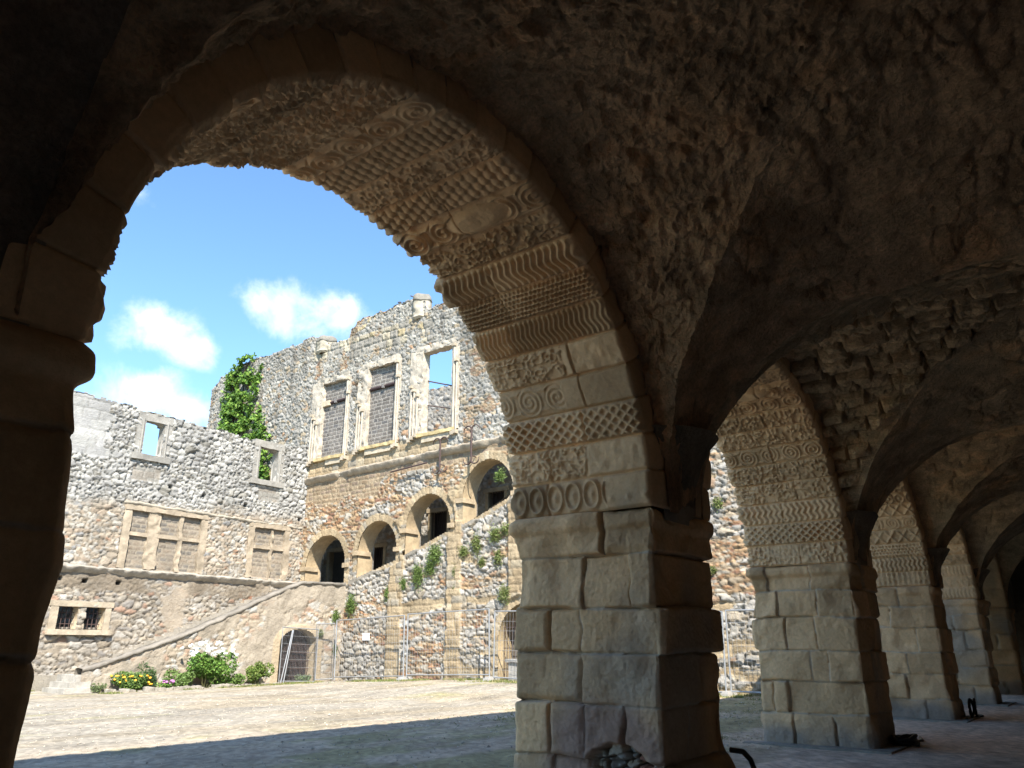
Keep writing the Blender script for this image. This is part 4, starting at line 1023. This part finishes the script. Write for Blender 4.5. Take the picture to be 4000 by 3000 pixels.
# frames of the walled-up windows
BC = (.44, .375, .29)
for k, (x0, x1, z0, z1, mull, lab) in enumerate(((17.1, 21.03, 4.72, 7.42, [(18.22, .55), (19.68, .20)], 'wide walled up window with traces of its stone cross bars'), (23.37, 25.75, 4.76, 7.40, [(24.66, .14)], 'narrower walled up two light window beside the corner'))):
    g = G()
    rbox(g, (x0 - .05, YW - .07, z0), (x0 + .30, YW + .1, z1), .07, .06, BC, 81 + k); rbox(g, (x1 - .28, YW - .07, z0), (x1 + .05, YW + .1, z1), .07, .06, BC, 83 + k)
    rbox(g, (x0, YW - .10, z1 - .22), (x1, YW + .1, z1 + .02), .07, .06, BC, 85 + k)
    for xm, wm in mull: rbox(g, (xm, YW - .04, z0), (xm + wm, YW + .1, z1 - .2), .07, .09, BC, 87 + k)
    rbox(g, (x0 + .3, YW - .03, z0 + 1.40), (x1 - .28, YW + .1, z0 + 1.56), .07, .03, BC, 89)
    o = g.build('walled_up_window', M_plain, lw); o['label'] = lab
def course(g, xa, xb, zf, prof, sd, col):
    xs = np.arange(xa, xb, .07); prof = np.array(prof); Xg, K = np.meshgrid(xs, np.arange(len(prof)), indexing='ij')
    P = np.stack([Xg, YW + prof[K][..., 0], zf(Xg) + prof[K][..., 1]], -1); P[..., 1] += .12 * ss(.1, .5, fbm2(Xg * .9, Xg * 0, 3, sd)); P = P + vnoise(P, 4, 2, sd + 1) * .06
    g.grid(P, np.array(col, np.float32) * (1 + .35 * fbm3(P, 3, 3, sd + 2))[..., None], flip=False)
g = G(); course(g, 8, 26.5, lambda x: 4.60 + 0 * x, [(.02, -.24), (-.10, -.2), (-.22, -.08), (-.30, .0), (-.30, .05), (-.1, .10), (.05, .13)], 961, (.44, .41, .36)); g.build('string_course', M_plain, lw)
g = G(); course(g, 16.9, 26.5, lambda x: 7.50 - .01 * (x - 17), [(.02, -.12), (-.10, -.06), (-.14, .0), (-.12, .05), (.05, .10)], 964, (.46, .42, .35)); g.build('upper_moulding', M_plain, lw)
# wall of the room behind (seen through the grilles)
rw = thing('rear_room_wall', 'rubble wall glimpsed through the low grilled window', 'wall')
g = G(); U, V = np.meshgrid(np.arange(12, 24, .08), np.arange(-.2, 7.0, .08), indexing='ij'); h, c = rubble(U, V, .3, .2, 970, COBB, MG, .08); g.grid(np.stack([U, YW + 4.2 - h, V], -1), c, flip=True)
rbox(g, (12, YW + 4.25, -.2), (24, YW + 4.8, 6.9), 1, 0, (.4, .38, .35)); g.build('wall', M_rubble, rw)

# ---------------- staircase block in the corner (face Y = 30.4)
YS = 30.4
SX = np.array([14.6, 14.94, 18.97, 23.8, 24.25, 26.62]); SZ = np.array([.78, .85, 2.24, 4.36, 4.44, 4.46])
GATE = (24.0, 1.02, 1.75, .58)      # centre, half width, springing, rise
stc = thing('courtyard_staircase', 'plastered stone staircase block climbing to the landing, with an arched cellar opening', 'staircase')
def shole(u, v):
    c_, r_, sp, rise = GATE; return (np.abs(u - c_) < r_) & (v < sp + rise * np.sqrt(np.maximum(1 - ((u - c_) / r_) ** 2, 0)) ** 1.2)
U, V = np.meshgrid(np.arange(14.6, 26.66, .05), np.arange(-.3, 4.6, .05), indexing='ij')
n1 = fbm2(U * .7, V * .7, 4, 980); n2 = fbm2(U * 2, V * 2, 3, 981)
hS, cS = rubble(U, V, .36, .24, 982, [(2, C3(.56, .55, .52)), (2, C3(.50, .43, .34)), (1, C3(.50, .36, .27))], C3(.48, .42, .34), .07, mw=.16)
pl = ss(-.15, .22, n1 + .18 * n2 + .12 * (V - 1.2)); h = hS * (1 - pl) + (.07 + .05 * fbm2(U * 3, V * 3, 3, 983)) * pl
c = mixc(cS, np.broadcast_to(C3(.47, .415, .34), cS.shape) * (1 + .22 * fbm2(U * 1.3, V * 1.3, 4, 984))[..., None], pl)
cr = ss(.0, .03, np.abs(fbm2(U * .9, V * .9, 4, 985))); h = h - .05 * (1 - cr) * pl
rr = np.where(V > GATE[2], np.hypot((U - GATE[0]) / GATE[1], (V - GATE[2]) / GATE[3]), np.abs(U - GATE[0]) / GATE[1])
sur = (rr < 1.34) & (V > -.1); h = np.where(sur, .09 + .02 * n2, h); c = np.where(sur[..., None], C3(.60, .50, .36) * (1 + .15 * n2)[..., None], c)
P, mk = skin(U, V, h, shole, lambda u: np.interp(u, SX, SZ) - .08, lambda u, v, h: np.stack([u, YS - h, v], -1), .05)
g = G(); g.grid(P, c, mask=mk, flip=True)
# left end, back face of the parapet
rbox(g, (14.45, YS + .02, -.2), (14.62, YW - .02, .55), .1, .02, (.46, .42, .36), 3)
g.build('parapet_wall', M_rubble, stc)
g = G(); xs = np.arange(14.6, 26.6, .08); prof = np.array([(.0, -.14), (-.08, -.12), (-.12, -.09), (-.12, -.02), (-.10, .01), (.2, .02), (.42, .0), (.44, -.25)])
Xg, K = np.meshgrid(xs, np.arange(len(prof)), indexing='ij'); P = np.stack([Xg, YS + prof[K][..., 0], np.interp(Xg, SX, SZ) + prof[K][..., 1]], -1)
st_ = (h2(np.floor(Xg / 1.1).astype(int), np.zeros(Xg.shape, int), 986) - .5) * .08; P[..., 2] += st_ * .6; P[..., 1] += st_ * .5; P = P + vnoise(P, 3.5, 3, 987) * .05
g.grid(P, C3(.29, .27, .24) * (1 + .35 * fbm3(P, 2, 3, 988))[..., None]); g.build('coping', M_plain, stc)
g = G()
nst = 22
for q in range(nst):
    xa = 14.9 + q * (24.3 - 14.9) / nst; z_ = .1 + (q + 1) * 3.75 / nst
    rbox(g, (xa, YS + .35, z_ - .3), (xa + .5, YW - .02, z_), .5, 0, (.45, .42, .37), 3)
rbox(g, (24.3, YS + .35, 3.5), (26.7, YW - .02, 3.86), .5, .0, (.45, .42, .37), 3)
g.build('steps', M_plain, stc)
g = G()
for q, (za, zb_) in enumerate(((-.1, .16), (.16, .36), (.36, .60))): rbox(g, (14.0 + .22 * q, YS - .25 + .1 * q, za), (14.95, YS + 1.4, zb_), .12, .02, (.52, .50, .46), 31 + q)
o = g.build('bottom_steps', M_plain, stc)
g = G(); c_, r_, sp, rise = GATE; a = np.linspace(0, np.pi, 20)
pts = np.array([(c_ + r_, -.1)] + [(c_ + r_ * math.cos(t), sp + rise * math.sin(t) ** 1.2 if math.sin(t) > 0 else sp) for t in a] + [(c_ - r_, -.1)])
D = np.linspace(-.09, .6, 7); P = np.zeros((len(pts), 7, 3)); P[..., 0] = pts[:, None, 0]; P[..., 2] = pts[:, None, 1]; P[..., 1] = YS + D[None]; g.grid(P, C3(.56, .47, .34), flip=True)
rbox(g, (22.7, YS + 2.2, -.2), (25.3, YS + 2.4, 2.8), .3, 0, (.10, .09, .09), 3); rbox(g, (22.6, YS + .6, -.2), (22.8, YS + 2.4, 2.8), .3, 0, (.10, .09, .09), 3); rbox(g, (25.2, YS + .6, -.2), (25.4, YS + 2.4, 2.8), .3, 0, (.10, .09, .09), 3); rbox(g, (22.6, YS + .5, 2.45), (25.4, YS + 2.4, 2.7), .3, 0, (.10, .09, .09), 3)
g.build('cellar_opening', M_plain, stc)
g = G()
for x_ in np.arange(23.15, 25.0, .085): tube(g, [(x_, YS + .35, .02), (x_, YS + .35, 2.25)], .013, 5)
for z_ in (.3, .62, .95, 1.3, 1.65, 1.95): tube(g, [(23.0, YS + .34, z_), (25.0, YS + .34, z_)], .014, 5)
g.build('cellar_gate', M_iron, stc)
print('walls', round(time.time() - T0, 1))

# ================================================================== PLANTS
def leaves(g, C, size, pal, out=(0, 0, 1), spread=1.0, sd=1, ratio=0.7, droop=0.2):
    r = np.random.default_rng(sd); n = len(C); size = np.broadcast_to(size, (n,)) * r.uniform(.6, 1.3, n)
    d = r.normal(size=(n, 3)) * spread + np.array(out, float); d /= np.linalg.norm(d, axis=1)[:, None]
    t = np.cross(d, r.normal(size=(n, 3))); t /= np.linalg.norm(t, axis=1)[:, None]; b = np.cross(d, t)
    L_ = size[:, None]; W_ = L_ * ratio
    v = np.stack([C - t * L_ * .5, C + b * W_ * .5 - d * L_ * droop * .2, C + t * L_ * .5 - d * L_ * droop, C - b * W_ * .5 - d * L_ * droop * .2], 1)
    cols = np.array([p for p in pal], np.float32)[r.integers(0, len(pal), n)] * r.uniform(.7, 1.3, (n, 1)).astype(np.float32)
    g.raw(v.reshape(-1, 3), np.arange(n * 4).reshape(n, 4), None, np.repeat(cols, 4, 0))
GRN = [(.11, .22, .04), (.15, .28, .05), (.08, .16, .035), (.20, .31, .07)]
# ivy on the tall front beside the left wall: several lobes hanging from the wall top
r = np.random.default_rng(11)
LOB = [(40.6, 17.2, 1.5, 1.1), (41.3, 15.8, 1.2, 1.5), (40.2, 15.6, 1.5, 1.6), (40.9, 14.3, 1.6, 1.0), (39.9, 13.5, 1.7, .9), (38.6, 12.9, 1.1, .8), (38.0, 11.6, .8, 1.1), (37.9, 10.4, .7, 1.2),
       (38.5, 13.9, .6, .5), (40.2, 18.0, .7, .45), (41.6, 17.0, .6, .6), (39.2, 12.2, .8, .7), (38.2, 9.2, .8, 1.0)]
iv = thing('ivy', 'dense green ivy hanging down the high wall behind the left ruin', 'ivy')
g = G(); gs = G()
for k, (yc, zc, ry, rz) in enumerate(LOB):
    n = int(860 * ry * rz)
    a = r.uniform(0, 2 * np.pi, n); q = np.sqrt(r.uniform(0, 1, n)) * (1 + .18 * np.sin(a * 5 + k) + .1 * np.sin(a * 9))
    y = yc + ry * q * np.cos(a); z = zc + rz * q * np.sin(a)
    keep = fbm2(y * 1.3, z * 1.3, 3, 55) > -.24
    x = XF - .1 - np.abs(r.normal(size=n)) * .12 - .40 * np.sqrt(np.clip(1 - q * q, 0, 1)) * (.5 + .8 * (fbm2(y * 1.8, z * 1.8, 2, 56) + .3))
    leaves(g, np.stack([x, y, z], 1)[keep], .175, [(.10, .20, .03), (.16, .28, .05), (.22, .33, .06), (.07, .14, .03)], (-.8, 0, .5), .75, 200 + k, .85)
    tube(gs, [(XF - .08, yc, zc - rz), (XF - .12, yc + .2, zc), (XF - .06, yc - .1, zc + rz * .8)], .03, 5, (.12, .08, .05))
g.build('leaves', M_leaf, iv); gs.build('stem', M_plain, iv)

# tufts growing out of the masonry
TUFT = [('F', 29.77, 3.47, .38, .55, 0, 'large green wall plant hanging by the end of the landing wall'), ('S', 26.0, 2.95, .26, .32, 0, 'small green wall plant on the staircase block, under the landing'),
        ('F', 27.39, 3.89, .20, .36, 0, 'small green wall plant on the first pilaster, below its middle'), ('F', 26.40, 4.26, .26, .36, 0, 'green wall plant just right of the first pilaster'),
        ('F', 25.47, 4.61, .40, .62, 0, 'long green wall plant below the third loggia arch'), ('F', 24.45, 5.45, .48, .50, 0, 'bushiest green wall plant, just below the sloping parapet'), ('F', 24.75, 4.90, .34, .40, 0, 'green wall plant hanging under the bushiest one'),
        ('F', 22.80, 5.47, .34, .30, 1, 'straw green wall plant touching the second pilaster on its right'), ('F', 22.10, 5.75, .28, .55, 1, 'tall straw green wall plant, next right of the second pilaster'), ('F', 21.05, 6.05, .38, .42, 1, 'yellowish wall plant high on the right, below the parapet'),
        ('F', 20.42, 6.25, .36, .30, 1, 'highest wall plant, against the right hand pilaster'), ('F', 21.77, 4.96, .20, .25, 1, 'tiny wall plant between pilasters, alone on pale stones'), ('F', 20.90, 5.10, .26, .45, 1, 'thin straggling wall plant under the yellowish one'),
        ('F', 23.32, 4.75, .14, .35, 1, 'thin upper weed on the second pilaster'), ('F', 23.30, 4.0, .14, .30, 1, 'thin lower weed on the second pilaster'), ('F', 20.57, 3.63, .36, .42, 1, 'bright wall plant above the ground level arch'),
        ('S', 25.2, 2.12, .16, .22, 1, 'yellow weed beside the cellar arch'), ('S', 26.1, 1.45, .14, .30, 0, 'thin weed low on the stones right of the cellar arch'),
        ('F', 20.80, 8.55, .35, .35, 0, 'green plant inside the highest loggia arch'), ('F', 11.08, 6.35, .24, .22, 1, 'small wall plant seen in the gap between the two nearest pillars'), ('F', 11.45, 4.05, .16, .14, 1, 'tiny low wall plant seen in the gap between the two nearest pillars')]
for k, (pl, p, z, rw_, rh, kind, lab) in enumerate(TUFT):
    n = int(520 * rw_ * rh / .12) + 60; q = r.normal(size=(n, 3)) * .42
    th_ = thing('wall_plant', lab, 'plant', 'plants rooted in the old walls', (XF, p, z) if pl == 'F' else (p, YS, z))
    c_ = np.stack([-.10 - np.abs(q[:, 0]) * rw_ * .6, q[:, 1] * rw_, q[:, 2] * rh - .15 * rh * np.abs(q[:, 1])], 1)
    if pl == 'S': c_ = c_[:, [1, 0, 2]]
    g = G(); leaves(g, c_ * .92, .08, [(.13, .20, .05), (.17, .24, .07), (.10, .15, .04)] if not kind else [(.16, .20, .06), (.12, .17, .04), (.22, .23, .10)], (-.5, -.3, .5), .9, 300 + k, .45)
    g.build('leaves', M_leaf, th_)
    g = G()
    for _ in range(4):
        e = c_[r.integers(0, n)]; tube(g, [(0, 0, -.05), tuple(e * .5), tuple(e)], .007, 4, (.14, .13, .06))
    g.build('stem', M_leaf, th_)

# flower bed in front of the staircase block
def bush(name, lab, cat, x, y, rx, ry, h, n, size, pal, sd, grp='plants in the flower bed', ratio=.6, up=.5, blossoms=None):
    t = thing(name, lab, cat, grp, (x, y, float(gh(np.array(x), np.array(y)))))
    rr = np.random.default_rng(sd)
    cl = [(rr.uniform(-.6, .6) * rx, rr.uniform(-.6, .6) * ry, rr.uniform(.3, .8) * h, rr.uniform(.3, .55)) for _ in range(9)]
    pts = []
    for cx_, cy_, cz_, s_ in cl:
        m = n // 9; d = rr.normal(size=(m, 3)); d /= np.linalg.norm(d, axis=1)[:, None]; q = rr.uniform(.5, 1, m) ** .5
        pts.append(np.stack([cx_ + d[:, 0] * rx * s_ * q, cy_ + d[:, 1] * ry * s_ * q, np.abs(cz_ + d[:, 2] * h * s_ * .8 * q)], 1))
    P = np.concatenate(pts); g = G(); leaves(g, P, size, pal, (-.2, -.3, up), .8, sd + 1, ratio); g.build('leaves', M_leaf, t)
    g = G()
    for cx_, cy_, cz_, s_ in cl: tube(g, [(cx_ * .2, cy_ * .2, -.02), (cx_ * .6, cy_ * .6, cz_ * .5), (cx_, cy_, cz_)], .012, 5, (.12, .12, .05))
    g.build('stem', M_leaf, t)
    if blossoms:
        m_, cnt, br, zlo, zhi, sx = blossoms
        for q in range(cnt):
            bx, by, bz = rr.uniform(-1, 1) * rx * sx, rr.uniform(-1, .4) * ry, rr.uniform(zlo, zhi)
            g = G(); th2 = np.linspace(0, np.pi, 6); ph = np.linspace(0, 2 * np.pi, 9)[:-1]
            for (ox_, oy_, oz_, s_) in [(0, 0, 0, 1)] + [(rr.normal() * br * .5, rr.normal() * br * .5, rr.normal() * br * .35, .7) for _ in range(4)]:
                T_, F_ = np.meshgrid(th2, ph, indexing='ij'); R_ = br * s_ * (1 + .25 * np.sin(F_ * 5 + q) * np.sin(T_))
                g.grid(np.stack([bx + ox_ + R_ * np.sin(T_) * np.cos(F_), by + oy_ + R_ * np.sin(T_) * np.sin(F_), bz + oz_ + .7 * R_ * np.cos(T_)], -1), close=True)
            g.build('blossom', m_, t)
    return t
bush('rose_bush', 'tall rose bush crowned with white blossoms against the staircase block', 'bush', 19.15, 29.75, 1.2, .55, 1.25, 4600, .11, GRN, 21, blossoms=(M_petalw, 34, .066, 1.15, 1.72, .85))
bush('marigold_clump', 'clump of orange and yellow flowers at the left end of the bed', 'flowers', 16.3, 29.95, .85, .4, .62, 1900, .10, [(.12, .2, .05), (.17, .25, .06), (.08, .14, .04)], 22, blossoms=(M_petaly, 22, .045, .18, .56, .95))
bush('pink_flower_clump', 'low clump of pink and violet flowers in the flower bed', 'flowers', 17.55, 29.75, .35, .3, .30, 500, .08, GRN, 23, blossoms=(M_petalp, 9, .055, .2, .34, .7))
bush('leafy_shrub', 'yellow green leafy shrub beside the leaning fence panel', 'shrub', 21.6, 29.75, .62, .4, .85, 1900, .10, [(.15, .22, .05), (.11, .18, .04), (.2, .24, .07)], 24)
bush('iris_clump', 'low dark leaved clump between the orange flowers and the pink ones', 'plant', 17.1, 30.15, .6, .25, .85, 700, .16, [(.07, .13, .05), (.1, .17, .06)], 25, ratio=.22, up=.1)
bush('low_foliage', 'low pale green foliage just left of the rose bush', 'plant', 18.05, 29.75, .65, .35, .70, 1700, .09, [(.16, .24, .07), (.12, .19, .05)], 26)
bush('low_foliage', 'low pale green foliage just right of the rose bush', 'plant', 20.3, 29.7, .6, .3, .50, 1200, .09, [(.17, .25, .07), (.12, .2, .05)], 27)
bush('weed_clump', 'small grey green weed at the far left end of the bed, by the steps', 'plant', 15.15, 30.05, .3, .25, .28, 350, .08, [(.16, .2, .09)], 28)
bush('weed_clump', 'grey green weed behind the bars at the foot of the cellar opening', 'plant', 24.3, 30.2, .5, .15, .34, 420, .10, [(.12, .17, .08), (.16, .2, .1)], 29)
for k in range(26):
    x = 15.2 + k * .285 + r.uniform(-.08, .08); s_ = r.uniform(.07, .17)
    if 21.9 < x < 22.2: continue
    g = G(); rbox(g, (-s_, -s_ * .8, -s_ * .3), (s_, s_ * .8, s_ * .9), .05, .07, (.45, .42, .37), 400 + k, 5)
    o = g.build('edging_stone', M_plain); o.location = (x, 29.30 + .18 * (x - 15) / 7, 0); tag(o, 'rough pale stone in the row edging the flower bed', 'stone', 'stones edging the flower bed')

# short grass along the walls and in the shaded part of the yard
r = np.random.default_rng(31); pts = []
for a, b, n, wd in (((11, 33.3), (14.6, 33.4), 2500, .35), ((14.8, 29.1), (22.5, 29.3), 3000, .16), ((22.5, 29.6), (25.3, 29.0), 1800, .25), ((25.3, 29.0), (25.45, 9.0), 9000, .25), ((15.2, 10.5), (24.5, 10.5), 9000, 1.6), ((12.5, 7.2), (14.5, 6.4), 3500, .35), ((26.1, 29), (26.2, 9), 5000, .2)):
    t = r.uniform(0, 1, n); p = np.array(a) + (np.array(b) - np.array(a)) * t[:, None] + r.normal(size=(n, 2)) * wd
    p = p[fbm2(p[:, 0] * .9, p[:, 1] * .9, 3, 33) > -.12]; pts.append(p)
p = np.concatenate(pts); z = gh(p[:, 0], p[:, 1]); n = len(p)
hgt = r.uniform(.03, .10, n) * np.where((p[:, 0] < 24.6) & (p[:, 1] < 27), .42, 1.0); a = r.uniform(0, 2 * np.pi, n); w_ = .012 + hgt * .12
base = np.stack([p[:, 0], p[:, 1], z - .01], 1); dx = np.stack([np.cos(a), np.sin(a), 0 * a], 1) * w_[:, None]
tip = base + np.stack([r.normal(size=n) * .04, r.normal(size=n) * .04, hgt], 1)
cols = np.array([(.20, .22, .08), (.14, .19, .05), (.32, .28, .13)], np.float32)[r.integers(0, 3, n)]
g = G(); g.raw(np.stack([base - dx, base + dx, tip], 1).reshape(-1, 3), None, np.arange(n * 3).reshape(n, 3), np.repeat(cols, 3, 0))
o = g.build('grass', M_leaf); o['kind'] = 'stuff'

# loose gravel and small stones on the yard and under the arches
r = np.random.default_rng(41); n = 9000
q = r.uniform(0, 1, (n, 2)); px_ = 2 + 22 * q[:, 0] ** 1.1; py_ = 5.0 + 20 * q[:, 1] ** 1.3; s_ = .008 + .017 * r.uniform(0, 1, n) ** 3 + .02 * (r.uniform(0, 1, n) > .992)
oc = np.array([(1, 0, 0), (0, 1, 0), (-1, 0, 0), (0, -1, 0), (0, 0, .7), (0, 0, -.5)], float)[None] * s_[:, None, None] * r.uniform(.6, 1.3, (n, 6, 1))
V_ = oc + np.stack([px_, py_, gh(px_, py_) + .012], 1)[:, None]
T_ = np.array([(0, 1, 4), (1, 2, 4), (2, 3, 4), (3, 0, 4), (1, 0, 5), (2, 1, 5), (3, 2, 5), (0, 3, 5)])[None] + (np.arange(n) * 6)[:, None, None]
gc = np.array([(.66, .60, .50), (.52, .48, .42), (.78, .72, .62), (.42, .37, .30)], np.float32)[r.integers(0, 4, n)]
g = G(); g.raw(V_.reshape(-1, 3), None, T_.reshape(-1, 3), np.repeat(gc, 6, 0)); o = g.build('gravel', M_plain, smooth=False); o['kind'] = 'stuff'

# ================================================================== FENCE, SIGN AND SMALL THINGS
def make_fence(lab, Ln=4.5, Ht=2.5):
    t = thing('wire_fence', lab, 'fence', 'mobile construction fence panels')
    g = G()
    for x in (0, Ln): tube(g, [(x, 0, -.12), (x, 0, Ht)], .030, 8)
    for z in (.02, Ht - .02): tube(g, [(0, 0, z), (Ln, 0, z)], .026, 8)
    g.build('frame', M_galv, t)
    g = G()
    for x in np.arange(.15, Ln, .15): tube(g, [(x, .01, 0), (x, .01, Ht)], .0045, 4, cap=False)
    for z in np.arange(.3, Ht, .36): tube(g, [(0, .015, z), (Ln, .015, z)], .0055, 4, cap=False)
    g.build('wire_mesh', M_galv, t)
    return t
def copy_tree(o, parent=None):
    c = o.copy(); sc.collection.objects.link(c); c.parent = parent
    for ch in o.children: copy_tree(ch, c)
    return c
fz = lambda y: float(gh(np.array(25.6), np.array(y)))
P0 = None
FP = [(29.62, 25.27, 'wire fence panel nearest the staircase, before the first pilaster'), (25.08, 20.60, 'middle wire fence panel, crossing the second pilaster'), (20.40, 15.90, 'wire fence panel running behind the nearest pillar, in front of the ground level arch'),
      (15.70, 10.95, 'wire fence panel mostly hidden, its end post seen in the gap between pillars'), (10.78, 6.3, 'wire fence panel seen at the right of the gap between pillars')]
for k, (ya, yb, lab) in enumerate(FP):
    if P0 is None: P0 = make_fence(lab); o = P0
    else: o = copy_tree(P0); o['label'] = lab
    o.location = (25.6, ya, .16 + (fz(ya) + fz(yb)) / 2 - .06 * (k == 0)); o.rotation_euler = (0, math.atan2(fz(ya) - fz(yb), ya - yb) , -math.pi / 2); o.scale = ((ya - yb) / 4.5, 1, 1)
o = copy_tree(P0); o['label'] = 'wire fence panel leaning crookedly across the cellar opening'; o.location = (22.70, 29.80, .14); o.rotation_euler = (-.06, .035, -.05); o.scale = (1.88 / 4.5, 1, .90)
o = copy_tree(P0); o['label'] = 'short wire fence panel turned sideways between cellar opening and long fence'; o.location = (24.65, 29.85, .14); o.rotation_euler = (0, -.03, -.12); o.scale = (.95 / 4.5, 1, .97)
g = G()
for x_ in (.0, .42): tube(g, [(x_ * .35, 0, 0), (.42 + x_ * .1, .0, 2.2)], .026, 8)
o = g.build('steel_pole', M_galv); o.location = (22.72, 29.70, .05); tag(o, 'pair of slanting steel poles leaning on the crooked fence panel', 'pole')
foot0 = None
for k, (y, lab) in enumerate(((25.18, 'concrete fence foot under the joint of the first and middle panels'), (20.5, 'concrete fence foot beside the second joint, left of the nearest pillar'), (15.8, 'concrete fence foot hidden by the nearest pillar'), (10.87, 'concrete fence foot in the gap between pillars'))):
    if foot0 is None:
        g = G(); a = [(-.36, -.11), (.36, -.11), (.36, .11), (-.36, .11)]
        rbox(g, (-.36, -.13, 0), (.36, .13, .10), .06, .006, (.42, .41, .39), 3); rbox(g, (-.30, -.10, .10), (.30, .10, .16), .06, .006, (.42, .41, .39), 4)
        foot0 = g.build('concrete_block', M_conc); o = foot0
    else: o = foot0.copy(); sc.collection.objects.link(o)
    o.location = (25.6, y, fz(y)); tag(o, lab, 'fence foot', 'concrete feet of the fence')
g = G(); rbox(g, (-.015, -.22, -.16), (.015, .22, .16), .1, 0, (.7, .7, .7)); o = g.build('notice', M_white); o.location = (XF - .15, 28.6, 2.0); tag(o, 'small blank white notice fixed low on the rubble wall', 'sign')
g = G(); rbox(g, (25.7, 18.0, .1), (26.45, 19.75, .98), .08, .035, (.40, .39, .37), 77); rbox(g, (25.62, 17.9, .98), (26.5, 19.85, 1.10), .08, .02, (.44, .43, .41), 78)
o = g.build('stone_trough', M_plain); tag(o, 'grey weathered stone block behind the fence at the pillar edge', 'stone block')
# cables at the pillar feet
def cable(pts, r_, lab, name='cable'):
    g = G(); pts = np.array(pts, float); t = np.linspace(0, len(pts) - 1, len(pts) * 8)
    i = np.clip(t.astype(int), 0, len(pts) - 2); f = t - i; f = f * f * (3 - 2 * f); q = pts[i] * (1 - f)[:, None] + pts[i + 1] * f[:, None]
    tube(g, q, r_, 7, (.01, .01, .01)); o = g.build(name, M_black); tag(o, lab, 'cable'); return o
cable([(8.36, 3.58, .52), (8.48, 3.50, .50), (8.56, 3.46, .42), (8.62, 3.43, .26), (8.66, 3.40, .10), (8.72, 3.3, .03), (8.9, 3.0, .02)], .028, 'thick black cable curving down from the nearest pillar')
cable([(8.6, 5.2, .02), (10.5, 5.35, .02), (12.4, 5.6, .02), (13.3, 5.95, .02), (13.8, 6.1, .02)], .022, 'thin dark cable lying on the ground towards the second pillar')
def coil(x, y, n, rc, lab, flat):
    a = np.linspace(0, 2 * np.pi * n, 24 * n); rr = rc * (1 + .12 * np.sin(a * .37) + .08 * np.sin(a * 1.7))
    if flat: pts = np.stack([x + rr * np.cos(a) * 1.3, y + rr * np.sin(a) * .6, .05 + .03 * np.sin(a * 2.3) + .015 * a / 6], 1)
    else: pts = np.stack([x + rr * .55 * np.cos(a) + .03 * a / 6, y + .06 * np.sin(a * .5), .04 + rc + rr * np.sin(a) * .95], 1)
    g = G(); tube(g, pts, .022, 6, (.01, .01, .01)); tube(g, [(x + rc, y, .03), (x + rc * 3, y - .1, .03), (x + rc * 5, y + .05, .03)], .022, 6, (.01, .01, .01))
    o = g.build('cable_coil', M_black); tag(o, lab, 'cable', 'coiled cables at the pillar feet')
coil(14.95, 3.42, 6, .26, 'black cable heaped flat at the foot of the second pillar', True)
coil(21.6, 3.42, 5, .18, 'black cable coil standing up against the third pillar', False)
# two pigeons on the broken wall top
def pigeon(y, z, yaw, lab):
    t = np.linspace(0, 1, 12); xs = -.20 + .40 * t; rr = np.array([.012, .02, .035, .055, .075, .085, .082, .07, .05, .036, .032, .03]); zz = .10 + np.array([-.03, -.02, -.01, 0, .005, .01, .02, .035, .06, .085, .105, .115])
    g = G(); tube(g, np.stack([xs, 0 * xs, zz], 1), rr, 10, (.07, .07, .085)); tube(g, [(.20, 0, .205), (.225, 0, .235), (.25, 0, .235), (.27, 0, .225)], [.035, .042, .03, .008], 8, (.06, .07, .08))
    tube(g, [(.265, 0, .225), (.30, 0, .215)], [.010, .003], 5, (.05, .05, .05))
    for e in (1, -1): tube(g, [(.0, e * .03, .04), (.01, e * .03, -.02)], .006, 4, (.3, .1, .08))
    o = g.build('pigeon', M_black2); o.location = (XF + .15, y, z); o.rotation_euler = (0, 0, yaw); tag(o, lab, 'bird')
M_black2 = simple('pigeon_feathers', (.06, .06, .07), .7)
pigeon(27.75, float(ftop(np.array([27.75]))[0]) + .02, 1.2, 'dark pigeon perched on the broken wall top left of the turret')
pigeon(26.65, float(ftop(np.array([26.65]))[0]) + .02, 2.0, 'dark pigeon perched right beside the turret')
print('done', round(time.time() - T0, 1))
